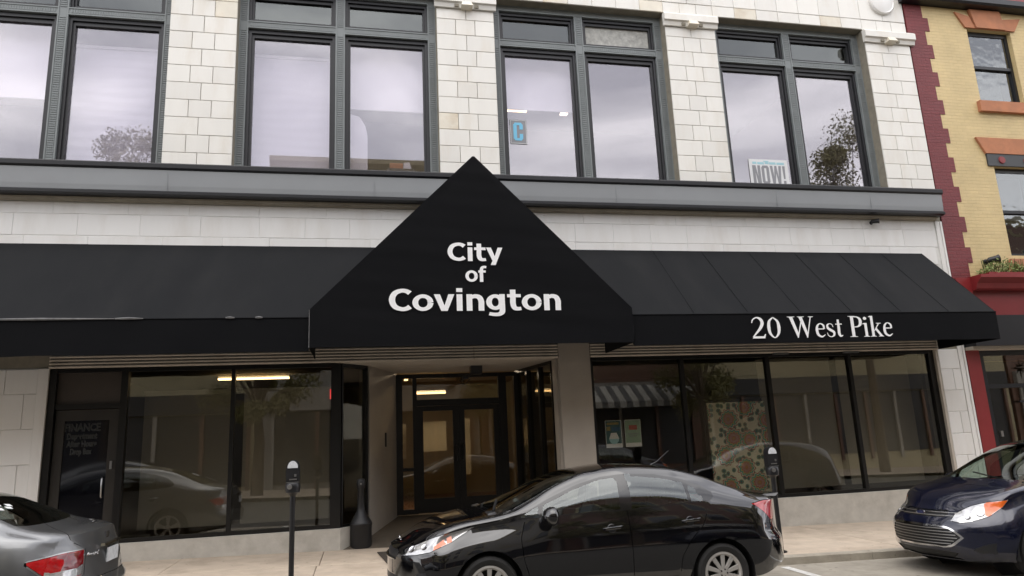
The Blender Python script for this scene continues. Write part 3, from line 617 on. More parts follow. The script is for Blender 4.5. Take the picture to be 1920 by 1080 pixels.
# posters and patterned screen in the right shop window
def flower_mat():
    """generic floral print: rosettes of rings and petals scattered on cream, leaves between"""
    m,t,b=nodes('floral_print'); L=t.links.new
    tc=N(t,'ShaderNodeTexCoord'); nz=N(t,'ShaderNodeTexNoise'); nz.inputs['Scale'].default_value=3.; 
    sp=N(t,'ShaderNodeSeparateXYZ'); L(tc.outputs['Object'],sp.inputs[0]); cb=N(t,'ShaderNodeCombineXYZ'); L(sp.outputs[0],cb.inputs[0]); L(sp.outputs[2],cb.inputs[1])
    L(cb.outputs[0],nz.inputs['Vector'])
    v=N(t,'ShaderNodeTexVoronoi'); v.voronoi_dimensions='2D'; v.inputs['Scale'].default_value=2.3; v.inputs['Randomness'].default_value=.75; L(cb.outputs[0],v.inputs['Vector'])
    v2=N(t,'ShaderNodeTexVoronoi'); v2.voronoi_dimensions='2D'; v2.inputs['Scale'].default_value=8.; L(cb.outputs[0],v2.inputs['Vector'])
    # petal count: angle about the rosette centre
    sc=N(t,'ShaderNodeVectorMath',operation='SCALE'); sc.inputs['Scale'].default_value=2.3; L(cb.outputs[0],sc.inputs[0])
    sb=N(t,'ShaderNodeVectorMath',operation='SUBTRACT'); L(sc.outputs[0],sb.inputs[0]); 
    s2=N(t,'ShaderNodeVectorMath',operation='SCALE'); s2.inputs['Scale'].default_value=2.3; L(v.outputs['Position'],s2.inputs[0]); L(s2.outputs[0],sb.inputs[1])
    q=N(t,'ShaderNodeSeparateXYZ'); L(sb.outputs[0],q.inputs[0]); at=N(t,'ShaderNodeMath',operation='ARCTAN2'); L(q.outputs[1],at.inputs[0]); L(q.outputs[0],at.inputs[1])
    mu=N(t,'ShaderNodeMath',operation='MULTIPLY'); mu.inputs[1].default_value=12; L(at.outputs[0],mu.inputs[0]); sn=N(t,'ShaderNodeMath',operation='SINE'); L(mu.outputs[0],sn.inputs[0])
    ma=N(t,'ShaderNodeMath',operation='MULTIPLY_ADD'); L(sn.outputs[0],ma.inputs[0]); ma.inputs[1].default_value=.035; L(v.outputs['Distance'],ma.inputs[2])
    rp=N(t,'ShaderNodeValToRGB'); rp.color_ramp.interpolation='CONSTANT'; e=rp.color_ramp.elements
    cols=[(0,(.55,.38,.14)),(.06,(.30,.04,.08)),(.12,(.72,.68,.52)),(.16,(.38,.07,.12)),(.23,(.60,.52,.20)),(.28,(.06,.30,.27)),(.34,(.72,.68,.54)),(.38,(.36,.10,.10))]
    e[0].position=0; e[0].color=(*cols[0][1],1); e[1].position=cols[1][0]; e[1].color=(*cols[1][1],1)
    for p,c in cols[2:]: k=e.new(p); k.color=(*c,1)
    L(ma.outputs[0],rp.inputs[0])
    r2=N(t,'ShaderNodeValToRGB'); r2.color_ramp.interpolation='CONSTANT'; e=r2.color_ramp.elements; e[0].color=(.04,.22,.20,1); e[1].position=.34; e[1].color=(.74,.71,.58,1)
    k=e.new(.16); k.color=(.42,.12,.11,1); k=e.new(.22); k.color=(.14,.34,.26,1); L(v2.outputs['Distance'],r2.inputs[0])
    gt=N(t,'ShaderNodeMath',operation='GREATER_THAN'); gt.inputs[1].default_value=.42; L(ma.outputs[0],gt.inputs[0])
    mx=N(t,'ShaderNodeMixRGB'); L(gt.outputs[0],mx.inputs[0]); L(rp.outputs[0],mx.inputs[1]); L(r2.outputs[0],mx.inputs[2]); L(mx.outputs[0],b.inputs['Base Color']); b.inputs['Roughness'].default_value=.85
    return m
M['floral']=flower_mat()
t=thing('fabric_screen','floral patterned cloth panel standing behind the right shop window','fabric panel',(6.95,.45,.44))
vs=[];b=MB()
for i in range(25):
    x=6.32+1.2*i/24; dy=.02*math.sin(i*.9); vs+=[(x,.42+dy,.42),(x,.42+dy,2.13)]
b.add(vs,[(2*i,2*i+2,2*i+3,2*i+1) for i in range(24)],True); b.build('cloth','floral',t)
q=MB(); q.box(6.28,7.5,.47,.51,2.13,2.19); q.box(6.28,6.33,.47,.51,.1,2.13); q.box(7.45,7.5,.47,.51,.1,2.13); q.build('frame','bronze',t)
for (x0,x1,lab,kind) in ((4.19,4.49,'teal poster with a white badge in the right shop window, left of the pair',0),(4.55,4.85,'pale green poster with a white foot in the right shop window, right of the pair',1)):
    c=card('poster',x0,x1,.11,1.405,1.875,lab,'poster','poster_a' if 0 else ('paper'),.004)
    q=MB(); q.box(x0+.008,x1-.008,.1085,.110,1.475,1.867); q.build('print',mat('poster_teal',(.06,.15,.16),.7,var=.2,scale=10) if kind==0 else mat('poster_green',(.30,.42,.32),.7,var=.12,scale=8),c)
    if kind==0:
        q=MB(); q.box(x0+.03,x1-.05,.1070,.1085,1.80,1.84); q.box(x0+.02,x0+.09,.1070,.1085,1.70,1.77); q.build('heading',mat('poster_gold',(.32,.26,.10),.7,var=.3,scale=30),c)
        q=MB(); q.box(x0+.12,x1-.02,.1070,.1085,1.69,1.76); q.build('panel',mat('poster_blue',(.05,.14,.24),.7,var=.2,scale=20),c)
        q=MB(); xm=(x0+x1)/2; q.lathe([(.001,0),(.085,0),(.09,.0012)],(xm,.1068,1.555),20,'y',cap=False); q.build('badge','pale_blue_ink',c)
        q=MB(); q.prism([(xm-.095,1.555),(xm+.095,1.555),(xm+.05,1.66),(xm-.05,1.66)],'y',.1056,.1066); q.build('badge_top','paper',c)
    else:
        q=MB(); q.box(x0+.08,x1-.07,.1070,.1085,1.70,1.78); q.build('heading',mat('poster_red',(.45,.13,.10),.7,var=.3,scale=30),c)
        q=MB(); q.box(x0+.05,x1-.05,.1070,.1085,1.62,1.635); q.box(x0+.07,x1-.08,.1070,.1085,1.585,1.6); q.build('text_lines','grey_ink',c)
hang('roller_shade',7.55,9.15,.6,.5,2.9,'shade','taupe shade behind the third pane of the right shop window','shade','taupe shades in the right shop window')
hang('roller_shade',9.3,10.95,.6,.5,2.9,'shade','taupe shade behind the last pane of the right shop window, nearest the red pilaster','shade','taupe shades in the right shop window')
hang('roller_shade',-3.5,-2.1,.75,.5,2.62,'shade','added taupe shade giving the left shop window pane next to the side door its haze','shade','taupe shades added for the haze in the left shop window')  # shade added to bring the hazy brown of the reflections into this pane
hang('roller_shade',-1.95,-.55,.75,.5,2.62,'shade','added taupe shade giving the left shop window pane next to the entrance its haze','shade','taupe shades added for the haze in the left shop window')  # likewise added for the hazy tone of the glass

# ---------------------------------------------------------------- awnings
AY=-1.45
def awning(x_top0,x_top1,x_bot0,x_bot1,label,ends,loc,sg=.035):
    t=thing('awning',label,'awning',loc)
    n=max(8,int((x_bot1-x_bot0)/.12)); b=MB(); nz=8; vs=[];fs=[]
    for i in range(n+1):
        u=i/n
        for j in range(nz+1):
            v=j/nz; x=(x_top0+(x_top1-x_top0)*u)*(1-v)+(x_bot0+(x_bot1-x_bot0)*u)*v
            sag=-sg*abs(math.sin(PI*(x-11.2)/.98))*math.sin(PI*min(max(v,.02),.98))
            wr=(.007*math.sin(x*3.7+v*4)*math.sin(v*8+x*.9)+.005*math.sin(x*9.3+v*3)*v)*math.sin(PI*min(v,.97)); vs.append((x,AY*v-sag*-.7-wr*.7,4.98+(3.495-4.98)*v+sag*.7+wr*.7))
    fs=[(i*(nz+1)+j,i*(nz+1)+j+1,(i+1)*(nz+1)+j+1,(i+1)*(nz+1)+j) for i in range(n) for j in range(nz)]
    b.add(vs,fs,True); b.build('sloping_fabric','fabric',t,sharp=60)
    v=MB(); vs=[];
    for i in range(n+1):
        x=x_bot0+(x_bot1-x_bot0)*i/n; w_=.006*math.sin(x*5.1)+.004*math.sin(x*13)
        vs+=[(x,AY-.008,3.49),(x,AY-.008+w_*.4,3.25),(x,AY-.008+w_,3.0+.004*math.sin(x*7))]
    v.add(vs,[(3*i+j,3*i+j+1,3*i+4+j,3*i+3+j) for i in range(n) for j in range(2)],True)
    vo=v.build('valance','fabric_front',t,sharp=60)
    p=MB(); p.tube([(x_bot0,AY-.010,3.493),(x_bot1,AY-.010,3.493)],.008,6); p.build('piping','fabric_front',t)
    hb=MB(); hb.tube([(x_bot0,AY+.02,3.03),(x_bot1,AY+.02,3.03)],.014,6); hb.tube([(x_bot0,AY+.03,3.46),(x_bot1,AY+.03,3.46)],.014,6); hb.build('front_bar','black_iron',t)
    x=11.15
    while x>x_bot0+.05:
        if x<x_bot1: r=MB(); r.tube([(x,-.02,4.93),(x,AY+.04,3.45),(x,AY+.03,3.03),(x,-.03,3.27)],.012,6); r.build('rib','black_iron',t)
        x-=1.96
    x=11.2-.98
    while ends and x>x_bot0+.2:                    # stitched seams between the fabric widths
        if x<x_bot1-.1:
            v0=0 if x_top0<x<x_top1 else ((x-x_top1)/(x_bot1-x_top1) if x>=x_top1 else (x_top0-x)/(x_top0-x_bot0))
            if v0<.9:
                v0=max(v0,.01)+.01; q=MB(); q.tube([(x,AY*v-.004,4.984+(3.495-4.98)*v) for v in (v0,(v0+1)/2,.99)],.004,5); q.build('seam','fabric',t)
        x-=.98
    return t,vo
aL,vL=awning(-9.,.63,-9.,-.755,'black fabric awning over the left shop window and side door',0,(-4.5,-.7,3.0))
p=MB()
for x0,x1 in ((-5.2,-3.35),(-3.34,-2.98),(-1.9,-1.78),(-1.5,-1.40)):
    p=MB(); p.tube([(x0,AY-.017,3.497),((x0+x1)/2,AY-.019,3.500),(x1,AY-.017,3.497)],[.012,.019,.008],6); p.build('worn_edge','piping',aL)
aR,vR=awning(2.84,11.2,4.225,11.2,'black fabric awning with the white address over the right shop window',1,(7.5,-.7,3.0),.10)
e=MB(); e.add([(11.202,0,4.98),(11.202,AY,3.495),(11.202,AY,3.0),(11.202,-.02,3.0)],[(0,1,2,3)]); e.build('end_panel','fabric_front',aR)

# serif numerals and letters of the address, drawn as outlines (unit cap height)
def ell(cx,cz,rx,rz,a0=0,a1=360,n=22):
    return [(cx+rx*math.cos(math.radians(a0+(a1-a0)*i/n)),cz+rz*math.sin(math.radians(a0+(a1-a0)*i/n))) for i in range(n+1)]
def pen(pts,ws):
    """polygon strip along a smooth path with its own width at every point"""
    P=catmull([Vector((a,b)) for a,b in pts],[5]*(len(pts)-1)); k=len(pts)-1; L_=[];R_=[]
    for i,p in enumerate(P):
        d=(P[min(i+1,len(P)-1)]-P[max(i-1,0)]).normalized(); u=i/5; j=min(int(u),k-1); w_=(ws[j]+(ws[j+1]-ws[j])*(u-j))/2; n=Vector((-d.y,d.x))
        L_.append(p+n*w_); R_.append(p-n*w_)
    return [tuple(q) for q in L_],[tuple(q) for q in R_]
class Glyph:
    def __init__(s): s.q=[]           # list of quads/polys
    def poly(s,*p): s.q.append(list(p)); return s
    def pen(s,pts,ws):
        a,b=pen(pts,ws)
        for i in range(len(a)-1): s.q.append(('strip',a[i],a[i+1],b[i+1],b[i]))
        s.q.append('end'); return s
    def bar(s,x0,x1,z0,z1): return s.poly((x0,z0),(x1,z0),(x1,z1),(x0,z1))
    def serif(s,x0,x1,z,up=1,h=.028): return s.poly((x0,z),(x1,z),(x1,z+up*h*.6),((x0+x1)/2+.06,z+up*h*1.4),((x0+x1)/2-.06,z+up*h*1.4),(x0,z+up*h*.6))
    def dot(s,x,z,r): return s.poly(*ell(x,z,r,r)[:-1])
G={}
tk,th=.135,.045
G['2']=(Glyph().pen([(.04,.72),(.08,.86),(.24,.97),(.40,.90),(.46,.72),(.38,.50),(.20,.26),(.04,.06)],[.03,.05,.06,.12,.135,.12,.08,.05]).poly((.02,0),(.52,0),(.57,.20),(.53,.20),(.47,.10),(.10,.10),(.02,.03)),.64)
G['0']=(Glyph().pen([(.28,.975),(.12,.80),(.075,.5),(.12,.20),(.28,.025),(.44,.20),(.485,.5),(.44,.80),(.28,.975)],[th,.10,tk,.10,th,.10,tk,.10,th]),.62)
G['W']=(Glyph().poly((.06,.98),(.21,.98),(.40,.20),(.34,0)).poly((.33,0),(.375,0),(.585,.80),(.55,.86)).poly((.46,.98),(.61,.98),(.79,.20),(.73,0)).poly((.72,0),(.765,0),(.985,.98),(.94,.98)).serif(-.02,.30,1.0,-1).serif(.40,.70,1.0,-1).serif(.86,1.08,1.0,-1),1.10)
G['e']=(Glyph().pen([(.07,.40),(.38,.40)],[.05,.05]).pen([(.385,.40),(.36,.58),(.23,.655),(.11,.54),(.075,.33),(.12,.12),(.26,.035),(.41,.13)],[.08,.085,.045,.09,.115,.11,.08,.025]),.46)
G['s']=(Glyph().pen([(.31,.48),(.28,.60),(.18,.645),(.08,.58),(.09,.44),(.20,.34),(.32,.24),(.31,.09),(.19,.025),(.08,.08),(.04,.22)],[.025,.035,.04,.08,.11,.12,.11,.08,.04,.035,.025]),.40)
G['t']=(Glyph().pen([(.15,.84),(.15,.45),(.15,.14),(.20,.05),(.30,.09)],[.09,.115,.115,.09,.025]).bar(.02,.30,.595,.645),.33)
G['P']=(Glyph().bar(.10,.235,.03,.97).pen([(.235,.965),(.40,.95),(.50,.86),(.525,.73),(.49,.58),(.38,.49),(.235,.475)],[.045,.06,.12,.135,.12,.06,.045]).serif(.0,.34,0).serif(.0,.30,1.0,-1),.60)
G['i']=(Glyph().bar(.075,.19,.03,.66).serif(.0,.265,0).poly((.0,.60),(.075,.60),(.075,.66),(.0,.63)).dot(.13,.88,.075),.29)
G['k']=(Glyph().bar(.075,.19,.03,1.0).serif(.0,.265,0).poly((.0,.94),(.075,.94),(.075,1.0),(.0,.97)).poly((.19,.30),(.205,.26),(.43,.60),(.38,.62)).poly((.22,.36),(.30,.43),(.54,.03),(.42,.03)).serif(.35,.58,0).serif(.30,.52,.655,-1),.57)
G[' ']=(Glyph(),.26)
def serif_word(s,x0,z,h,y,m,parent,width=None,G=G):
    adv=sum(G[c][1] for c in s); k=(width/adv/h) if width else 1.; x=x0; dz=0
    for ch in s:
        g,a=G[ch]
        if g.q:
            b=MB(); lay=0
            def P(p): return (x+p[0]*h*k,z+p[1]*h)
            strip=False
            for q in g.q:
                if q=='end': lay+=1; continue
                if q[0]=='strip': pts=[P(p) for p in q[1:]]; d=lay
                else: pts=[P(p) for p in q]; d=lay; lay+=1
                yy=y-.002-.0003*d
                b.add([(p[0],yy,p[1]) for p in pts],[tuple(range(len(pts)))])
            o=b.build('letter',m,parent,(x+a*h*k/2,y,z))
        x+=a*h*k
serif_word('20 West Pike',6.30,3.075,.36,AY-.018,'letter',vR,2.70)

# pointed entrance canopy
C0=thing('entrance_canopy','tall pointed black fabric canopy lettered in white over the main entrance','canopy',(1.73,-.8,3.04))
ZS,ZA,ZB=3.60,6.08,3.045; XL,XR,XM=-.755,4.225,1.74; FY=-1.50
def grid_tri():
    b=MB(); nx,nz=56,40; vs=[];fs=[]
    for j in range(nz+1):
        v=j/nz
        if v<.2: z=ZB+(ZS-ZB)*v/.2; a,c=XL,XR
        else: q=(v-.2)/.8; z=ZS+(ZA-ZS)*q; a=XL+(XM-.02-XL)*q; c=XR+(XM+.02-XR)*q
        for i in range(nx+1):
            u=i/nx; x=a+(c-a)*u; e=min(1,min(u,1-u)*8)*min(1,v*8)
            vs.append((x,FY+e*(.004*math.sin(x*3+z*2)+.003*math.sin(x*1.3+z*9)+.0025*math.sin(z*23+x*2)),z))
    fs=[(j*(nx+1)+i,j*(nx+1)+i+1,(j+1)*(nx+1)+i+1,(j+1)*(nx+1)+i) for j in range(nz) for i in range(nx)]
    b.add(vs,fs,True); return b
fo=grid_tri().build('front_panel','fabric_front',C0,sharp=180)
s_=MB(); s_.hexa([(XL,FY,ZB),(XL+.008,FY,ZB),(XL+.008,-.1,ZB),(XL,-.1,ZB),(XL,FY,ZS),(XL+.008,FY,ZS),(XL+.008,-.1,ZS),(XL,-.1,ZS)]); s_.build('side_panel','fabric',C0)
s_=MB(); s_.hexa([(XR-.008,FY,ZB),(XR,FY,ZB),(XR,-.1,ZB),(XR-.008,-.1,ZB),(XR-.008,FY,ZS),(XR,FY,ZS),(XR,-.1,ZS),(XR-.008,-.1,ZS)]); s_.build('side_panel','fabric',C0)
for sx in (0,1):
    a=XL if sx==0 else XR; s_=MB(); s_.add([(a,FY+.001,ZS),(XM,FY+.001,ZA),(XM,-.01,ZA),(a,-.01,ZS)],[(0,1,2,3)]); s_.build('roof_panel','fabric',C0)
hm=MB(); hm.tube([(XL,FY+.02,ZB+.02),(XR,FY+.02,ZB+.02)],.015,6); hm.tube([(XL+.02,FY+.03,ZS),(XM,FY+.03,ZA-.03),(XR-.02,FY+.03,ZS)],.015,6); hm.build('frame_tube','black_iron',C0)
sk=MB(); sk.tube([(XL+.004,FY-.003,ZB),(XL+.004,FY-.003,ZS)],.005,6); sk.build('corner_seam','piping',C0)
LY=FY-.0095
def loop(c,rx,rz): return [(c[0]+rx*math.cos(2*PI*i/12),c[1]+rz*math.sin(2*PI*i/12)) for i in range(13)]
V={}                                    # heavy humanist sans
V['C']=(Glyph().pen([(.73,.80),(.62,.88),(.46,.91),(.22,.80),(.115,.5),(.22,.20),(.46,.09),(.62,.12),(.73,.20)],[.20,.18,.17,.20,.215,.20,.17,.18,.20]),.80)
V['o']=(Glyph().pen(loop((.375,.375),.265,.29),[.205,.19,.165,.16,.165,.19,.205,.19,.165,.16,.165,.19,.205]),.755)
V['v']=(Glyph().poly((0,.745),(.215,.745),(.365,.24),(.51,.745),(.72,.745),(.47,0),(.25,0)),.72)
V['i']=(Glyph().bar(.075,.28,0,.745).bar(.07,.285,.845,1.02),.355)
V['n']=(Glyph().bar(.07,.275,0,.745).pen([(.21,.58),(.36,.655),(.52,.61),(.59,.44),(.592,.2),(.592,0)],[.14,.175,.20,.205,.205,.205]),.765)
V['g']=(Glyph().pen(loop((.33,.385),.225,.275),[.205,.19,.165,.16,.165,.19,.205,.19,.165,.16,.165,.19,.205]).bar(.475,.68,.02,.745).pen([(.578,.04),(.56,-.08),(.44,-.165),(.26,-.17),(.10,-.135)],[.205,.20,.165,.15,.15]),.765)
V['t']=(Glyph().pen([(.21,.95),(.21,.6),(.21,.27),(.27,.11),(.39,.078),(.50,.095)],[.205,.205,.205,.19,.16,.15]).bar(.0,.50,.60,.745),.52)
V['y']=(Glyph().poly((0,.745),(.215,.745),(.37,.27),(.51,.745),(.72,.745),(.395,-.205),(.18,-.205),(.262,.02)),.715)
V['f']=(Glyph().pen([(.20,0),(.20,.4),(.20,.72),(.25,.91),(.37,.965),(.50,.95)],[.205,.205,.205,.19,.155,.15]).bar(.02,.46,.60,.745),.47)
serif_word('City',1.282,4.348,.295,LY,'letter',fo,.865,V)
serif_word('of',1.548,4.018,.245,LY,'letter',fo,.325,V)
serif_word('Covington',.385,3.567,.345,LY,'letter',fo,2.69,V)
I={}                                    # narrow poster capitals
cap=lambda x0,x1,z0,z1: [(x0,z0),(x0+.09,z1),(x1-.09,z1),(x1,z0)]
I['N']=(Glyph().bar(0,.20,0,1).bar(.37,.57,0,1).poly((.12,1),(.25,1),(.45,0),(.32,0)),.65)
I['O']=(Glyph().bar(0,.20,.10,.90).bar(.35,.55,.10,.90).poly(*cap(0,.55,.86,1)).poly(*cap(0,.55,.14,0)),.63)
I['W']=(Glyph().poly((0,1),(.19,1),(.30,0),(.12,0)).poly((.20,0),(.30,0),(.49,1),(.33,1)).poly((.34,1),(.49,1),(.62,0),(.52,0)).poly((.53,0),(.70,0),(.82,1),(.63,1)),.88)
I['!']=(Glyph().poly((.02,1),(.22,1),(.18,.3),(.06,.3)).bar(.03,.21,0,.2),.26)
I['C']=(Glyph().bar(0,.20,.10,.90).bar(.35,.55,.62,.90).bar(.35,.55,.10,.38).poly(*cap(0,.55,.86,1)).poly(*cap(0,.55,.14,0)),.60)
for c,s,x,z,h,y,m,wd in LATER: serif_word(s,x,z,h,y,m,c,wd,I)

# ---------------------------------------------------------------- the yellow brick neighbour
Y=thing('brick_house','yellow painted brick house with red quoins and orange stone lintels','building',(14.5,0,0))
wn1=(13.42,14.60,8.48,10.27); wn2=(13.38,14.62,4.95,6.95)
w=MB(); Yy=.0
w.box(12.05,13.42,Yy,.3,4.45,10.75); w.box(14.60,20,Yy,.3,4.45,10.75); w.box(13.42,14.60,Yy,.3,10.27,10.75); w.box(13.42,14.60,Yy,.3,6.95,8.48); w.box(13.42,14.60,Yy,.3,4.45,4.95)
w.box(19.8,20,.3,9,-.6,11.2); w.box(11.84,19.8,8.8,9,-.6,11.2); w.box(11.84,12.04,.3,8.8,-.6,11.2); w.box(12.04,19.8,.3,8.8,10.9,11.1)
w.build('wall','yellow',Y)
k=0; z=4.45; st=.333
while z<10.7:
    x1=12.41 if k%2 else 12.285; q=MB(); q.box(11.83,x1,-.012,.05,z+.001,min(z+st,10.75)-.001); q.build('quoin','maroon',Y); z+=st; k+=1
q=MB(); q.box(11.83,12.055,.05,.3,3.0,10.75); q.build('quoin_return','maroon',Y)
def sash_win(x0,x1,z0,z1,name='window',up=None):
    f=MB(); f.box(x0,x0+.07,.10,.2,z0,z1); f.box(x1-.07,x1,.10,.2,z0,z1); f.box(x0+.07,x1-.07,.10,.2,z1-.10,z1); f.box(x0+.07,x1-.07,.10,.2,z0,z0+.07); zm=(z0+z1)/2; f.box(x0+.07,x1-.07,.09,.2,zm-.035,zm+.035)
    o=f.build(name,'black_paint',Y,((x0+x1)/2,.1,z0))
    for a,b,y in ((z0+.07,zm-.035,.15),(zm+.035,z1-.10,.12)): g=MB(); g.box(x0+.07,x1-.07,y,y+.006,a,b); g.build('pane','g_old',o)
    return o
sash_win(*wn1); o2=sash_win(*wn2)
q=MB(); q.box(13.42,14.60,.5,.52,5.9,6.9); q.box(13.42,14.6,.5,.52,8.5,10.2); q.build('inner_curtain','blind',Y)
hs=MB(); hs.box(12.2,19.6,.9,1.,4.5,10.6); hs.build('inner_wall','slate',Y)
# stone lintels: springers and key
def stone(poly,name='lintel',d=.04): q=MB(); q.prism(poly,'y',-d,.05); return q.build(name,'sandstone',Y)
stone([(13.36,10.285),(13.62,10.285),(13.52,10.56),(13.14,10.66)]); stone([(13.63,10.285),(14.42,10.285),(14.34,10.74),(13.52,10.74)],'keystone',.07); stone([(14.43,10.285),(14.70,10.285),(14.92,10.62),(14.40,10.56)])
stone([(13.30,8.22),(14.75,8.22),(14.75,8.47),(13.30,8.47)],'sill',.09); stone([(13.30,4.60),(14.75,4.60),(14.75,4.86),(13.30,4.86)],'sill',.09)
stone([(13.24,7.235),(14.8,7.235),(14.95,7.60),(13.05,7.60)],'lintel',.05)
q=MB(); q.box(13.26,14.78,-.035,.09,6.955,7.23); sl=q.build('beam','slate',Y)
for x in (13.62,14.28,): d=MB(); d.lathe([(.001,-.06),(.075,-.058),(.085,-.03)],(x,0,7.09),20,'y',cap=False); d.build('rosette','red_paint',sl)
g=MB(); g.prism([(.0,10.76),(-.22,10.76),(-.26,10.80),(-.26,10.92),(0,10.95)],'x',11.72,20); g.build('gutter','black_paint',Y)
g=MB(); g.box(11.86,20,-.10,.3,10.951,11.35); g.build('eaves_board','red_paint',Y)
# shop front below
q=MB(); q.prism([(.0,4.17),(-.16,4.17),(-.20,4.20),(-.24,4.30),(-.36,4.40),(-.36,4.46),(0,4.46)],'x',12.18,20); q.build('shop_cornice','red_paint',Y)
q=MB(); q.box(11.83,12.18,-.10,.1,4.05,4.44); q.build('cornice_bracket','red_paint',Y)
q=MB(); q.box(11.83,20,-.04,.3,3.63,4.17); q.build('shop_frieze','red_paint',Y)
q=MB(); q.box(11.83,20,-.30,.3,3.02,3.63); q.build('shop_fascia','black_paint',Y)
q=MB(); q.box(11.83,20,-.20,.28,2.96,3.02); q.build('shop_soffit','rib',Y)
q=MB(); q.box(11.83,12.14,-.02,.25,-.6,2.96); q.build('pilaster','red_paint',Y)
q=MB(); q.box(12.16,12.30,.06,.2,-.5,2.96); q.box(12.30,14.8,.06,.2,2.86,2.96); q.box(12.30,14.8,.06,.2,2.20,2.28); q.box(13.6,13.7,.06,.2,-.5,2.2); sf=q.build('shop_window','black_paint',Y)
g=MB(); g.box(12.30,14.8,.11,.116,2.28,2.86); g.build('pane','g_shop',sf); g=MB(); g.box(12.30,13.6,.11,.116,.3,2.2); g.build('pane','g_shop',sf)
q=MB(); q.box(12.16,19.6,.06,.25,-.6,.3); q.box(14.8,19.6,.06,.3,.3,2.96); q.build('shop_base','red_paint',Y)
q=MB(); q.box(12.2,19.6,3,3.1,-.2,3.); q.box(12.1,12.2,.25,3,-.2,3.); q.box(19.5,19.6,.3,3,-.2,3.); q.box(12.1,19.6,.25,3.1,3.025,3.1); q.box(12.1,19.6,.25,3.1,-.3,-.21); q.build('shop_interior','shop',Y)
q=MB(); q.box(12.95,13.6,.02,.06,1.9,1.94); q.build('shop_sill','black_paint',Y)
# star, flower box plants, floodlights
st_=MB(); cx,cy,cz=13.27,.04,2.60; vs=[(cx,cy-.02,cz),(cx,cy+.03,cz)]
for i in range(16):
    a=2*PI*i/16+PI/2; r=(.25 if i%4==0 else .19) if i%2==0 else .065; vs.append((cx+r*math.cos(a),cy,cz+r*math.sin(a)))
st_.add(vs,[(0,2+i,2+(i+1)%16) for i in range(16)]+[(1,2+(i+1)%16,2+i) for i in range(16)]); tag(st_.build('star_ornament','mat_rubber',None,(cx,cy,cz)),'dark metal star hanging in the shop window beyond the red pilaster','star')
st_=MB(); st_.box(12.36,12.42,.03,.06,1.25,1.36); tag(st_.build('door_plate','satin',None,(12.39,.04,1.3)),'small brass plate on the dark shop frame beyond the red pilaster','plate')
fb=thing('flower_box','planter with small green plants on the red shop cornice','planter',(13.4,-.2,4.46))
q=MB(); q.box(12.45,15.5,-.30,-.06,4.462,4.52); q.build('trough','red_paint',fb)
def leaf_cloud(n,fn,size,seed,flat=.5):
    R=random.Random(seed); b=MB()
    for i in range(n):
        p=Vector(fn(R)); d=Vector((R.gauss(0,1),R.gauss(0,1),R.gauss(0,.6)+.3)).normalized(); s=size*R.uniform(.6,1.4); e=d.orthogonal().normalized(); e.rotate(Matrix.Rotation(R.uniform(0,6.28),3,d)); f=d.cross(e)
        b.add([p-e*s,p+f*s*.45+d*s*.1,p+e*s,p-f*s*.45+d*s*.1],[(0,1,2,3)])
    return b
def box_leaf(R):
    x=12.42+abs(R.random())**1.0*2.6; hh=(.27*math.exp(-((x-12.95)/.36)**2)+.09+.04*math.sin(x*9)); 
    return (x,-.18+R.gauss(0,.07),4.5+hh*R.random()**.8)
leaf_cloud(1300,box_leaf,.030,3).build('foliage','leaf',fb)
q=MB()
R=random.Random(5)
for i in range(60):
    x=12.45+R.random()*1.2; q.tube([(x,-.18,4.5),(x+R.gauss(0,.05),-.18+R.gauss(0,.04),4.62+R.random()*.22)],.004,4)
q.build('stems','leaf_dark',fb)
def flood(x,y,z,label,sc=1.,d=(.6,-.75,-.35)):
    t=thing('floodlight',label,'floodlight',(x,y,z)); d=Vector(d).normalized()
    a=MB(); a.lathe([(.05*sc,0),(.05*sc,-.03*sc),(.02*sc,-.04*sc)],(x,0,z),14,'y',cap=True); a.tube([(x,-.03*sc,z),(x,-.12*sc,z+.01)],.018*sc,8); a.build('mount','black_iron',t)
    p=Vector((x,-.12*sc,z+.01)); h=MB(); h.tube([p-d*.06*sc,p-d*.02*sc,p+d*.10*sc,p+d*.14*sc],[.03*sc,.055*sc,.06*sc,.072*sc],12); h.build('head','iron_dark',t); return t
flood(10.12,0,5.60,'small floodlight on the white wall band above the right end of the awning',.75,(.7,-.7,-.1))
flood(12.72,0,4.80,'black floodlight on the yellow brick wall above the planter',1.15,(.9,-.4,.15))
# box with lamps under the entrance soffit
t=thing('camera_fixture','black box with a bundle of cables under the entrance soffit','camera fixture',(2.0,1.0,2.85))
q=MB(); q.box(1.96,2.17,.92,1.12,2.84,2.99); q.build('box','black_plastic',t)
q=MB(); R=random.Random(2)
for i in range(7): q.tube([(2.0,1.0,2.86),(1.90+R.gauss(0,.05),1.0+R.gauss(0,.05),2.84+R.gauss(0,.02)),(1.80+R.gauss(0,.07),1.0+R.gauss(0,.05),2.76+R.gauss(0,.03)),(1.86+R.gauss(0,.08),1.0,2.70+R.gauss(0,.02))],.006,5)
q.build('cable','black_plastic',t)
q=MB(); q.lathe([(.001,0),(.05,.005),(.06,.03),(.06,.05)],(1.86,1.0,2.75),14); q.build('lens_dome','iron_dark',t)

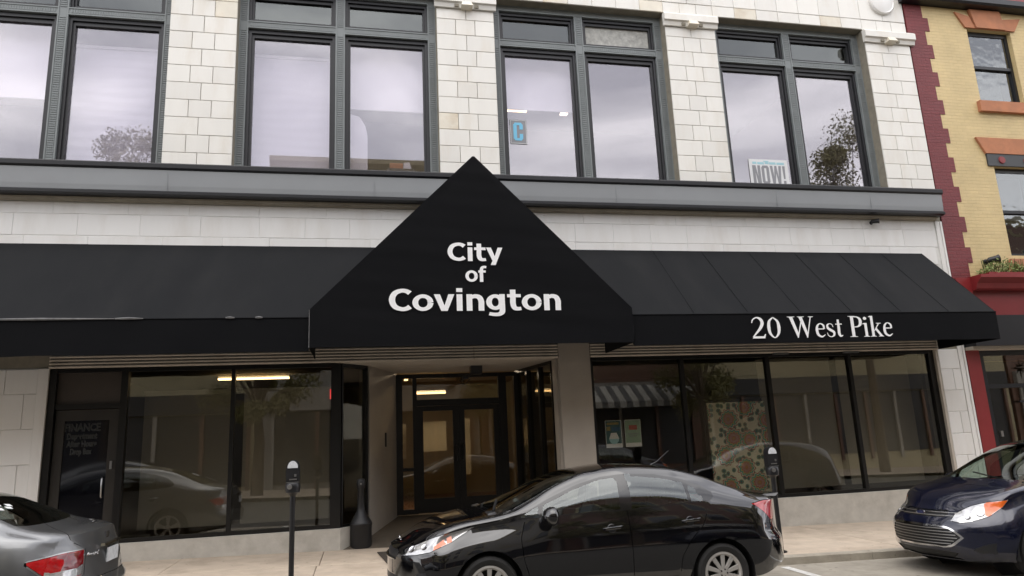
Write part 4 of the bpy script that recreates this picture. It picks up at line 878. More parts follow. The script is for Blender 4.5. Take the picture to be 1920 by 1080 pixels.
# ---------------------------------------------------------------- street furniture
def meter(x,y,label):
    z=walk(x,y); t=thing('parking_meter',label,'parking meter',(x,y,z),'parking meters along the kerb'); H=1.49-z if 0 else 1.0
    p=MB(); p.lathe([(.075,z),(.075,z+.015),(.036,z+.03)],(x,y,0),16); p.tube([(x,y,z+.02),(x,y,z+1.02)],.033,12); p.build('post','black_iron',t)
    zz=z+1.0
    h=MB(); h.lathe([(.035,zz),(.05,zz+.03),(.085,zz+.05),(.092,zz+.11),(.088,zz+.155),(.080,zz+.165)],(x,y,0),18); ho=h.build('vault','iron_dark',t)
    k=MB(); k.lathe([(.03,-.003),(.03,-.012),(.012,-.016)],(x-.03,y-.085,zz+.12),12,'y'); k.build('lock','satin',ho)
    b=MB(); b.prism([(x-.078,zz+.165),(x+.078,zz+.165),(x+.082,zz+.30),(x+.078,zz+.345)]+[(x+.078*math.cos(a),zz+.345+.10*math.sin(a)) for a in [PI*i/10 for i in range(1,10)]]+[(x-.078,zz+.345),(x-.082,zz+.30)],'y',y-.055,y+.055)
    hd=b.build('head','iron_dark',t)
    c=MB(); c.prism([(x-.06,zz+.345)]+[(x+.063*math.cos(a),zz+.35+.082*math.sin(a)) for a in [PI-PI*i/10 for i in range(11)]]+[(x+.06,zz+.345)],'y',y-.066,y-.056); c.build('display','plate',hd)
    s=MB(); s.box(x-.04,x+.05,y-.064,y-.056,zz+.20,zz+.215); s.box(x+.02,x+.045,y-.066,y-.056,zz+.24,zz+.27); s.box(x-.075,x+.075,y-.060,y-.0555,zz+.168,zz+.176); s.build('coin_slot','satin',hd)
    return t
meter(-.85,-2.45,'black parking meter on the pavement in front of the left shop window'); meter(5.75,-2.5,'black parking meter behind the tail of the black sedan')
z=walk(0,.1)+.0
t=thing('ash_bin','black bottle-shaped cigarette bin beside the entrance plinth','ash bin',(-.02,.16,z))
q=MB(); q.lathe([(.165,z),(.172,z+.02),(.172,z+.33),(.178,z+.34),(.178,z+.37)],(-.02,.16,0),24); q.build('drum','black_plastic',t)
q=MB(); q.lathe([(.176,z+.372),(.165,z+.40),(.10,z+.50),(.065,z+.57),(.058,z+.62),(.052,z+.90),(.066,z+.92),(.07,z+1.03),(.05,z+1.06),(.001,z+1.07)],(-.02,.16,0),24,cap=False); nk=q.build('neck','black_plastic',t)
q=MB(); q.lathe([(.001,-.07),(.014,-.069),(.016,-.062)],(-.02,.16,z+.985),12,'y',cap=False); q.build('opening','satin',nk)
def dm():
    b=MB(); c=[(.42,-2.35),(2.5,-2.35),(2.5,-.55),(.22,-.55)]
    b.add([(x,y,walk(x,y)+.008) for x,y in c]+[(x,y,walk(x,y)+.020) for x,y in c],[(0,3,2,1),(4,5,6,7)]+[(i,(i+1)%4,4+(i+1)%4,4+i) for i in range(4)]); return b
tag(dm().build('door_mat','mat_rubber',None,(1.4,-1.4,walk(1.4,-1.4))),'dark brown entrance mat on the pavement beside the black sedan nose','mat')
# ---------------------------------------------------------------- cars
from mathutils.bvhtree import BVHTree
_bvh={}
def cut(bm, f, level=0.):
    """insert clean edges along f(vertex)=level"""
    val={v: f(v.co)-level for v in bm.verts}
    for v,d in val.items():
        if abs(d)<4e-4: val[v]=0.
    on=[v for v,d in val.items() if d==0.]
    todo=[e for e in bm.edges if val[e.verts[0]]*val[e.verts[1]]<0]
    for e in todo:
        a,b=e.verts; da,db=val[a],val[b]
        p0,p1=a.co.copy(),b.co.copy(); lo,hi=0.,1.; t=da/(da-db)
        for _ in range(7):
            d=f(p0.lerp(p1,t))-level
            if d*da>0: lo=t
            else: hi=t
            t=(lo+hi)/2
        ne,nv=bmesh.utils.edge_split(e,a,t); nv.co=p0.lerp(p1,t); on.append(nv)
    if on: bmesh.ops.connect_verts(bm, verts=on)
def car_surface(sp):
    K=sp['rows']; X=[r[0] for r in K]; fn=[pchip(X,[r[i] for r in K]) for i in range(1,10)]; Ln=X[-1]
    ns=sp.get('ns',84); xs=[]
    for i in range(ns+1):
        t=i/ns; xs.append(Ln*(t-.055*math.sin(2*PI*t)/1.0*.9))
    sub=[1,1,2,4,3,2,3,2,2,2,2,3]
    def half(x, s=1., zc=.5):
        zb,w1,zm,wm,zs,ws,zr,wr,zt=[f(x) for f in fn]; ws-=.042+.045*(1-ss(1.0,1.55,x))*ss(.1,.35,x)
        mid=(ws+wr)/2+.012+.10*max(0,min(1,(zr-zs-.1)/.3))*.25
        P=[(0,zb),(w1*.75,zb),(w1,zb+.035),(wm-.006,zm-.16 if zm-.16>zb+.08 else (zb+zm)/2),(wm,zm),(ws+(wm-ws)*.68,zs-(zs-zm)*.47),(ws,zs),(mid,(zs+zr)/2),(wr+.028,zr-.022-.02*ss(.1,.3,zr-zs)),(wr-.02,zr+.012),(wr*.72,zr+(zt-zr)*.62),(wr*.36,zr+(zt-zr)*.93),(0,zt)]
        ring=catmull([Vector(p) for p in P], sub)
        return [Vector((p.x*s, zc+(p.y-zc)*s)) for p in ring]
    bm=bmesh.new(); rings=[]
    caps=[0.,.3,.55,.75,.88,.95,.985]
    seq=[(xs[0],s,'f') for s in caps]+[(x,1.,'m') for x in xs]+[(xs[-1],s,'r') for s in reversed(caps)]
    nose,tail=sp['nose'],sp['tail']
    for x,s,k in seq:
        r=half(x,max(s,.001),sp.get('zc',.5)); ring=[]
        pts=r+[Vector((-p.x,p.y)) for p in r[-2:0:-1]]
        for p in pts:
            y,z=p.x,p.y; xx=x
            if k=='f': xx+=.045*(s**9)-.045
            elif k=='r': xx-=.045*(s**9)-.045
            wf=max(0,1-xx/sp.get('nlen',.85))**2; xx+=min(wf,1.05)*nose(abs(y),z)
            wt=max(0,1-(Ln-xx)/sp.get('tlen',.75))**2; xx-=min(wt,1.05)*tail(abs(y),z)
            ring.append(bm.verts.new((xx,y,z)))
        rings.append(ring)
    n=len(rings[0])
    for a,b in zip(rings,rings[1:]):
        for k in range(n): bm.faces.new((a[k],b[k],b[(k+1)%n],a[(k+1)%n]))
    bmesh.ops.remove_doubles(bm, verts=bm.verts, dist=.0008)
    bmesh.ops.recalc_face_normals(bm, faces=bm.faces)
    return bm
def split_car(bm, regions):
    """regions: (key, f, gap) in order of precedence; every face goes to the first region whose f<0. Returns key -> list of (side, faces as vertex coords)"""
    for key,f,gap in regions:
        if gap: cut(bm,f,-gap/2); cut(bm,f,gap/2)
        else: cut(bm,f)
    outp={}
    for fc in bm.faces:
        c=fc.calc_center_median(); k='body'; drop=False
        for key,f,gap in regions:
            d=f(c)
            if gap and abs(d)<gap/2*.98 and key!='hole': drop=True; break
            if d<0: k=key; break
        if drop or k=='hole': continue
        outp.setdefault(k,[]).append(fc)
    return outp
def faces_mesh(name, faces, m, parent, side=None, push=0., label=None, thick=0., sharp=38, kind=None):
    vm={}; vs=[]; fs=[]; nrm=[]
    for f in faces:
        if side and f.calc_center_median().y*side<0: continue
        ids=[]
        for v in f.verts:
            if v not in vm: vm[v]=len(vs); vs.append(v.co+v.normal*push)
            ids.append(vm[v])
        fs.append(ids)
    if not fs: return None
    me=bpy.data.meshes.new(name); me.from_pydata([tuple(v) for v in vs],[],fs)
    for p in me.polygons: p.use_smooth=True
    me.set_sharp_from_angle(angle=math.radians(sharp))
    o=link(name,me,m,parent,None,label,kind)
    if thick:
        b=bmesh.new(); b.from_mesh(me); 
        r=bmesh.ops.extrude_face_region(b,geom=b.faces[:]); 
        b.normal_update(); me.materials.append(M['trim'])  # door edges coloured black so the gaps look shaded
        for e in r['geom']:
            if isinstance(e,bmesh.types.BMFace): e.material_index=1
        for e in b.faces:
            if e.index==-1 or e.index>=len(fs): e.material_index=1
        for e in r['geom']:
            if isinstance(e,bmesh.types.BMVert): e.co-=e.normal*thick
        b.to_mesh(me); b.free(); me.set_sharp_from_angle(angle=math.radians(sharp))
    return o
def make_wheel(parent, c, R, rr, side, style, wname='wheel'):
    w=MB(); T=.10
    # tyre: lathe around y
    prof=[(rr,-T*.8),(rr+.02,-T*.95),(R-.035,-T),(R-.008,-T*.82),(R,-T*.5),(R,T*.5),(R-.008,T*.82),(R-.035,T),(rr+.02,T*.95),(rr,T*.8)]
    w.lathe(prof,(0,0,0),36,'y',cap=False)
    t=w.build(wname,'rubber',parent,None); t.location=c
    d=MB(); yo=side*T*.55; d.lathe([(.001,yo-side*.03),(rr-.01,yo-side*.03)],(0,0,0),28,'y',cap=False); b=d.build('brake_disc','rim_dark',t); 
    r=MB(); ys=side*T*.86
    r.lathe([(rr+.006,ys-side*.035),(rr+.008,ys),(rr-.012,ys+side*.006),(rr-.03,ys-side*.012),(rr-.03,ys-side*.05)],(0,0,0),40,'y',cap=False)
    r.lathe([(.001,ys+side*.008),(.030,ys+side*.006),(.052,ys-side*.004),(.062,ys-side*.03)],(0,0,0),24,'y',cap=False)
    n=style
    for k in range(n):
        a=2*PI*k/n+.3; ca,sa=math.cos(a),math.sin(a)
        def P(rad,off,y): return (rad*ca-off*sa, y, rad*sa+off*ca)
        wi,wo=.019,.027 if n>6 else .045
        r.hexa([P(.045,-wi,ys-side*.012),P(rr-.02,-wo,ys-side*.012),P(rr-.02,wo,ys-side*.012),P(.045,wi,ys-side*.012),
                P(.045,-wi*.7,ys+side*.004),P(rr-.02,-wo*.8,ys-side*.001),P(rr-.02,wo*.8,ys-side*.001),P(.045,wi*.7,ys+side*.004)])
    r.build('rim','rim',t)
    q=MB()
    for k in range(5):
        a=2*PI*k/5; q.lathe([(.008,ys-side*.004),(.008,ys+side*.01),(.001,ys+side*.011)],(.036*math.cos(a),0,.036*math.sin(a)),8,'y',cap=False)
    q.build('wheel_nut','rim_dark',t)
    return t
def make_seat(parent, x, y, z, m='seat'):
    b=MB()
    b.hexa([(x-.25,y-.24,z),(x+.25,y-.24,z-.03),(x+.25,y+.24,z-.03),(x-.25,y+.24,z),(x-.25,y-.23,z+.15),(x+.2,y-.22,z+.12),(x+.2,y+.22,z+.12),(x-.25,y+.23,z+.15)])
    b.hexa([(x+.14,y-.24,z+.08),(x+.28,y-.24,z+.08),(x+.28,y+.24,z+.08),(x+.14,y+.24,z+.08),(x+.34,y-.19,z+.62),(x+.43,y-.19,z+.60),(x+.43,y+.19,z+.60),(x+.34,y+.19,z+.62)])
    o=b.build('seat',m,parent)
    h=MB(); h.hexa([(x+.345,y-.11,z+.65),(x+.43,y-.11,z+.65),(x+.43,y+.11,z+.65),(x+.345,y+.11,z+.65),(x+.365,y-.095,z+.82),(x+.43,y-.095,z+.82),(x+.43,y+.095,z+.82),(x+.365,y+.095,z+.82)])
    h.tube([(x+.38,y-.06,z+.58),(x+.39,y-.06,z+.68)],.008,6); h.tube([(x+.38,y+.06,z+.58),(x+.39,y+.06,z+.68)],.008,6)
    h.build('headrest',m,o); return o
def ab(c): return abs(c.y)
def build_car(sp, label, cat, loc, group=None):
    t=thing('parked_car',label,cat,loc,group); t['_base']=(0,0,0); t.rotation_euler=(0,.021,0)
    paint=sp['paint']; Ln=sp['rows'][-1][0]
    bm=car_surface(sp)
    regs=[]
    for wx in sp['wheels']:
        R=sp['arch']
        regs.append(('hole', (lambda c,wx=wx,R=R: max(math.hypot(c.x-wx,c.z-sp['R'])-R, .42-abs(c.y))), 0))
    for key,kind,poly,gap in sp['cuts']:
        sd=sdpoly(poly)
        if kind=='side': f=lambda c,sd=sd: max(sd(c.x,c.z), .36-abs(c.y))
        elif kind=='front': f=lambda c,sd=sd: max(sd(abs(c.y)+c.x,c.z), c.x-1.3)
        elif kind=='rear': f=lambda c,sd=sd: max(sd(abs(c.y)+Ln-c.x,c.z), (Ln-1.3)-c.x)
        elif kind=='top': f=lambda c,sd=sd,zt=sp['ztop']: max(sd(c.x,abs(c.y)), zt(c.x)-c.z)
        regs.append([key,f,gap])
    for r in regs:
        if r[0] in ('turn_signal','inner_lens','reverse_lamp'):
            own=next(q[1] for q in regs if q[0]==sp['parent_of'][r[0]]); r[1]=(lambda c,a=r[1],b=own: max(a(c),b(c)+.006))
    parts=split_car(bm,regs)
    bm.normal_update()
    body=faces_mesh('body',parts['body'],paint,t)
    spec=dict(sp['mats'])
    doors={}
    for k,fc in parts.items():
        if k=='body': continue
        nm=k.split('#')[0]; m=spec.get(nm,paint)
        if nm in ('bonnet','boot_lid','windscreen','rear_window','grille','lower_grille','bumper_intake','upper_grille','grille_frame','number_plate'):
            o=faces_mesh(nm,fc,m,t,push=-.012 if 'grille' in nm and nm!='grille_frame' else 0.); 
        else:
            for s in (-1,1):
                par=t
                if nm=='turn_signal' or nm=='lens_rim' or nm=='reverse_lamp' or nm=='inner_lens':
                    par=doors.get((sp['parent_of'][nm],s),t)
                if nm in ('side_window',):
                    par=doors.get((sp['parent_of'].get(k),s),t)
                o=faces_mesh(nm,fc,m,par,side=s,thick=.02 if nm=='door' else 0.)
                if o: doors[(k,s)]=o
    # dark shell behind the gaps, wheel wells, floor
    for wx in sp['wheels']:
        A=sp['arch']; zc=sp['R']
        for s in (-1,1):
            q=MB()
            vs=[];fs=[]; n=18
            for i in range(n+1):
                a=PI*i/n*1.16-.08*PI; cx,cz=wx+(A+.004)*math.cos(a),zc+(A+.004)*math.sin(a)
                vs+= [(cx,s*.45,cz),(cx,s*(sp['wd']-.012),cz)]
            fs=[(2*i,2*i+1,2*i+3,2*i+2) for i in range(n)]; q.add(vs,fs)
            q.lathe([(.001,s*.46),(A+.01,s*.46)],(wx,0,zc),20,'y',cap=False)
            q.build('wheel_well','black_plastic',t)
    fl=MB(); fl.box(sp['wheels'][0]+.35,sp['wheels'][1]-.35,-.66,.66,.25,.34); fl.box(.5,Ln-.5,-.45,.45,.26,.42)
    fl.build('floor_pan','interior',t)
    ci=sp['cabin']
    it=MB(); it.box(ci[0]-.25,ci[0]+.14,-.66,.66,.55,ci[2]-.03); it.box(ci[0]+.1,ci[1],-.745,-.70,.34,ci[2]-.06); it.box(ci[0]+.1,ci[1],.70,.745,.34,ci[2]-.06); it.box(ci[1]+.15,ci[1]+.45,-.60,.60,.5,ci[2]-.02)
    it.build('dashboard','interior',t)
    stw=MB(); pts=[(ci[0]+.33+.07*math.sin(a),.36*sp.get('drv',1)+.18*math.cos(a)*1.,ci[2]-.02+.17*math.sin(a)) for a in [2*PI*i/24 for i in range(25)]]
    stw.tube(pts,.014,6); stw.tube([(ci[0]+.1,.36*sp.get('drv',1),ci[2]-.12),(ci[0]+.33,.36*sp.get('drv',1),ci[2]-.02)],.02,6); stw.build('steering_wheel','interior',t)
    for y in (-.37,.37): make_seat(t,ci[0]+.75,y,.36+sp.get('seatz',0),'seat_light' if sp.get('light') else 'seat')
    for y in (-.34,.34): make_seat(t,ci[0]+1.6,y,.40+sp.get('seatz',0))
    for wx in sp['wheels']:
        for s in (-1,1): make_wheel(t,(wx,s*(sp['wd']-.115),sp['R']),sp['R'],sp['rr'],s,sp['spokes'])
    # door handles
    for (hx,hz,key) in sp['handles']:
        for s in (-1,1):
            y=max(abs(v.co.y) for v in bm.verts if abs(v.co.x-hx)<.08 and abs(v.co.z-hz)<.07)
            p=doors.get((key,s),t); hb=MB()
            hb.tube([(hx-.10,s*(y-.01),hz-.008),(hx-.085,s*(y+.032),hz-.004),(hx+.07,s*(y+.034),hz+.008),(hx+.10,s*(y+.0),hz+.012)],[.011,.014,.016,.012],8)
            hb.build('door_handle',sp.get('handle_m',paint),p)
            cb=MB(); cb.lathe([(.001,s*(y+.004)),(.045,s*(y+.003)),(.05,s*(y-.01))],(hx-.01,0,hz-.008),16,'y',cap=False); cb.build('handle_cup','trim',p)
    # mirrors
    mx,mz,my=sp['mirror']
    for s in (-1,1):
        b=bmesh.new(); bmesh.ops.create_uvsphere(b,u_segments=16,v_segments=10,radius=1)
        for v in b.verts:
            q=v.co; v.co=Vector((mx+q.x*.11*(1 if q.x<0 else .5), s*(my+.11)+q.y*.135, mz-.03+q.z*.092+.012*q.z*q.y*s))
        me=bpy.data.meshes.new('mirror'); b.to_mesh(me); b.free()
        for p in me.polygons: p.use_smooth=True
        o=link('wing_mirror',me,paint,t)
        a=MB(); a.hexa([(mx-.04,s*(my-.06),mz-.09),(mx+.05,s*(my-.06),mz-.09),(mx+.05,s*(my+.06),mz-.055),(mx-.03,s*(my+.06),mz-.055),(mx-.03,s*(my-.06),mz-.05),(mx+.05,s*(my-.06),mz-.05),(mx+.05,s*(my+.06),mz-.02),(mx-.02,s*(my+.06),mz-.02)])
        a.build('mirror_foot','black_plastic',o)
        g=MB(); g.lathe([(.001,0),(.075,0),(.08,-.008)],(0,0,0),16,'y',cap=False)
        g2=MB(); 
        for v in g.v: g2.v.append((mx+.042+ v[1]*.5, s*(my+.12)+v[0]*1.15, mz+v[2]*.66))
        g2.f=g.f; g2.sm=g.sm; g2.build('mirror_glass','chrome',o)
    return t,bm,parts,doors
def strip(bm, pts, w, lift, name, m, parent, side=-1):
    pass
def surf(bm, y, z, front=True):
    k=id(bm)
    if k not in _bvh: _bvh[k]=BVHTree.FromBMesh(bm)
    h=_bvh[k].ray_cast(Vector((-3 if front else 9,y,z)),Vector((1 if front else -1,0,0)))
    return (h[0],h[1]) if h[0] else (Vector((0,y,z)),Vector((-1 if front else 1,0,0)))
def surf_x(bm, y, z, front=True): return surf(bm,y,z,front)[0].x
def disc_on(bm, y, z, r, name, m, parent, front=True, lift=.003, squash=1., sink=.45):
    c,n=surf(bm,y,z,front)
    if n.x*(1 if front else -1)>0: n=-n
    u=Vector((0,1,0)); u=(u-n*u.dot(n)).normalized(); w=n.cross(u)
    b=MB(); vs=[]; N_=20
    prof=[(.001,0),(r*.45,.001),(r*.8,.0025),(r,.005),(r*1.1,.001)]
    for rr,h in prof:
        for k in range(N_):
            a=2*PI*k/N_; vs.append(c+n*(h+lift)+(u*math.cos(a)+w*math.sin(a)*squash)*rr)
    b.add(vs,[(i*N_+k,i*N_+(k+1)%N_,(i+1)*N_+(k+1)%N_,(i+1)*N_+k) for i in range(len(prof)-1) for k in range(N_)],True)
    return b.build(name,m,parent)

def ztop_fn(pts):
    f=pchip([p[0] for p in pts],[p[1] for p in pts]); return f
SEDAN=dict(
 rows=[ # x, zb, w1, zm, wm, zs, ws, zr, wr, zt
 (0.00,.24,.66,.48,.745,.64,.71,.70,.60,.725),
 (.15,.22,.73,.50,.80,.71,.775,.785,.665,.815),
 (.35,.20,.77,.54,.835,.775,.795,.848,.70,.885),
 (.65,.20,.785,.57,.848,.838,.805,.905,.715,.944),
 (.95,.20,.785,.60,.85,.875,.815,.945,.725,.992),
 (1.15,.20,.785,.60,.85,.893,.82,.978,.715,1.060),
 (1.40,.20,.785,.61,.85,.905,.825,1.075,.665,1.165),
 (1.70,.20,.785,.61,.85,.918,.83,1.225,.605,1.295),
 (2.05,.20,.785,.62,.852,.93,.832,1.34,.565,1.39),
 (2.45,.20,.785,.63,.852,.945,.834,1.385,.55,1.432),
 (2.95,.20,.785,.64,.852,.965,.832,1.36,.55,1.412),
 (3.35,.20,.785,.65,.85,.982,.824,1.275,.565,1.33),
 (3.65,.20,.785,.66,.848,.99,.81,1.165,.60,1.215),
 (3.95,.21,.775,.66,.84,.985,.79,1.07,.645,1.105),
 (4.12,.23,.76,.65,.825,.965,.765,1.035,.655,1.058),
 (4.28,.26,.73,.63,.79,.94,.735,1.03,.64,1.05),
 (4.38,.30,.70,.60,.745,.90,.70,1.0,.605,1.02)],
 nose=lambda y,z: .33*(y/.8)**2.6+.13*ss(.60,.80,z)+.06*ss(.34,.2,z), nlen=.95,
 tail=lambda y,z: .26*(y/.75)**3+.07*ss(.60,.72,z)-.02*ss(.9,1.03,z)+.05*ss(.36,.25,z), tlen=.8,
 wheels=(.92,3.43), R=.302, rr=.205, arch=.352, wd=.852, spokes=10, zc=.5,
 cabin=(1.25,3.25,.94), drv=-1, seatz=-.02, paint='car_black', mirror=(1.56,.995,.80),
 handles=[(2.22,.81,'door#1'),(3.10,.85,'door#2')],
 ztop=ztop_fn([(0,2),(.9,.90),(1.2,.955),(2.,1.3),(2.5,1.42),(3.0,1.39),(3.6,1.15),(4.0,1.03),(4.4,2)]),
 mats=dict(headlight='lens_clear',turn_signal='lens_orange',tail_light='lens_red',inner_lens='lens_clear',grille='black_plastic',bumper_intake='black_plastic',window_trim='trim',side_window='g_car',windscreen='g_car',rear_window='g_car',fog_lamp='black_plastic'),
 parent_of={'turn_signal':'headlight','inner_lens':'tail_light','side_window#1':'door#1','side_window#2':'door#2','side_window#3':'door#2'},
 cuts=[
  ('turn_signal','front',[(1.10,.58),(1.12,.70),(1.22,.755),(1.40,.81),(1.56,.90),(1.45,.70)],0),
  ('headlight','front',[(.66,.615),(.72,.695),(1.0,.775),(1.52,.885),(1.30,.74),(1.08,.655),(.85,.625)],.006),
  ('inner_lens','rear',[(.50,1.005),(.50,.95),(.70,.955),(.70,1.012)],0),
  ('tail_light','rear',[(1.27,.985),(1.0,1.01),(.45,1.0),(.50,.86),(.88,.795),(.98,.80)],.006),
  ('grille','front',[(-.1,.575),(-.1,.665),(.42,.66),(.50,.645),(.46,.585),(.40,.565)],0),
  ('bumper_intake','front',[(-.1,.27),(-.1,.42),(.50,.42),(.66,.36),(.60,.27)],0),
  ('fog_lamp','front',[(.86,.36),(.90,.46),(1.08,.47),(1.05,.38)],0),
  ('side_window#0','side',[(1.24,.94),(1.445,.955),(1.445,1.04)],0),
  ('side_window#1','side',[(1.50,.955),(2.33,.985),(2.36,1.305),(2.15,1.283),(1.85,1.19),(1.50,1.045)],0),
  ('side_window#2','side',[(2.47,.993),(3.0,1.022),(3.115,1.03),(3.10,1.225),(2.9,1.275),(2.6,1.307),(2.47,1.307)],0),
  ('side_window#3','side',[(3.15,1.032),(3.26,1.04),(3.23,1.165),(3.14,1.21)],0),
  ('window_trim','side',[(1.10,.912),(1.33,.999),(1.6,1.125),(1.9,1.243),(2.18,1.313),(2.45,1.338),(2.8,1.325),(3.1,1.268),(3.3,1.20),(3.43,1.11),(3.42,1.062),(3.36,1.032),(3.0,1.004),(2.4,.973),(1.9,.952),(1.4,.932)],0),
  ('windscreen','top',[(.99,-.1),(1.0,.25),(1.07,.52),(1.17,.635),(1.55,.575),(1.85,.52),(1.93,.48),(2.0,.25),(2.01,-.1)],0),
  ('rear_window','top',[(3.30,-.1),(3.31,.3),(3.36,.48),(3.45,.50),(3.80,.56),(3.90,.565),(3.97,.4),(4.0,.2),(4.0,-.1)],0),
  ('bonnet','top',[(.24,-.1),(.25,.45),(.36,.60),(.6,.68),(.92,.70),(1.10,.66),(1.0,.52),(.96,.25),(.95,-.1)],.007),
  ('boot_lid','top',[(4.02,-.1),(4.02,.5),(4.06,.62),(4.5,.62),(4.6,-.1)],.007),
  ('door#1','side',[(1.36,.30),(1.27,.55),(1.25,.75),(1.31,.925),(1.4,.938),(1.9,.956),(2.405,.977),(2.42,.60),(2.43,.30)],.007),
  ('door#2','side',[(2.43,.30),(2.42,.60),(2.405,.977),(3.0,1.008),(3.30,1.03),(3.31,.94),(3.24,.80),(3.08,.66),(2.97,.50),(2.94,.30)],.007),
 ])
GREY=dict(SEDAN)
GREY.update(
 rows=[(x*1.12,zb,w1*1.08,zm*1.02,wm*1.08,zs*1.03,ws*1.08,zr*1.03,wr*1.08,zt*1.03) for (x,zb,w1,zm,wm,zs,ws,zr,wr,zt) in SEDAN['rows'][:12]]+[
 (4.05,.20,.845,.67,.915,1.0,.875,1.20,.645,1.245),
 (4.36,.21,.84,.67,.91,.995,.862,1.075,.69,1.115),
 (4.58,.23,.82,.66,.895,.975,.84,1.035,.705,1.065),
 (4.78,.26,.79,.64,.865,.94,.80,1.01,.69,1.045),
 (4.91,.30,.76,.62,.82,.90,.755,.985,.65,1.015)],
 nose=lambda y,z: .33*(y/.87)**2.6+.13*ss(.60,.80,z), 
 tail=lambda y,z: .27*(y/.8)**3+.02*ss(.60,.75,z)+.05*ss(.75,.95,z)-.05*ss(.62,.52,z), tlen=.8,
 wheels=(1.0,3.80), R=.325, rr=.225, arch=.375, wd=.915, spokes=5, paint='car_grey', cabin=(1.4,3.65,.97), mirror=(1.75,1.02,.86),
 handles=[(2.5,.83,'door#1'),(3.5,.87,'door#2')],
 ztop=ztop_fn([(0,2),(1.0,.92),(1.34,.975),(2.24,1.33),(2.8,1.46),(3.3,1.42),(4.0,1.15),(4.45,1.02),(4.9,2)]),
 mats=dict(SEDAN['mats'],reverse_lamp='lens_clear',lens_rim='satin',windscreen='g_car',number_plate='plate',rear_window='g_car',inner_lens='lens_dark_red'),
 parent_of=dict(SEDAN['parent_of'],reverse_lamp='tail_light',lens_rim='tail_light'),
 cuts=[(k,kd,[(x*1.12,z*1.03) for x,z in p],g) for k,kd,p,g in SEDAN['cuts'] if kd=='side']+[
  ('windscreen','top',[(x*1.12,y*1.08) for x,y in SEDAN['cuts'][12][2]],0),
  ('rear_window','top',[(3.66,-.1),(3.67,.3),(3.72,.52),(3.85,.545),(4.15,.60),(4.30,.615),(4.37,.45),(4.41,.2),(4.42,-.1)],0),
  ('headlight','front',[(.66,.615),(.72,.695),(1.0,.775),(1.52,.885),(1.30,.74),(1.08,.655),(.85,.625)],.006),
  ('grille','front',[(-.1,.575),(-.1,.715),(.46,.71),(.50,.645),(.46,.585),(.40,.565)],0),
  ('reverse_lamp','rear',[(1.04,.655),(1.10,.70),(.60,.715),(.59,.635),(.80,.625)],0),
  ('inner_lens','rear',[(.84,.71),(.84,.852),(.56,.86),(.59,.715)],0),
  ('tail_light','rear',[(1.27,.80),(1.25,.815),(.85,.855),(.56,.86),(.59,.645),(.85,.63),(1.03,.655)],.004),
  ('lens_rim','rear',[(1.295,.798),(1.262,.826),(.85,.866),(.545,.871),(.575,.633),(.85,.617),(1.04,.64)],0),
  ('boot_lid','rear',[(-.1,.60),(-.1,1.5),(.75,1.5),(.79,1.05),(.74,.95),(.62,.90),(.53,.885),(.56,.62),(.5,.60)],.007),
 ])
MPV=dict(SEDAN)
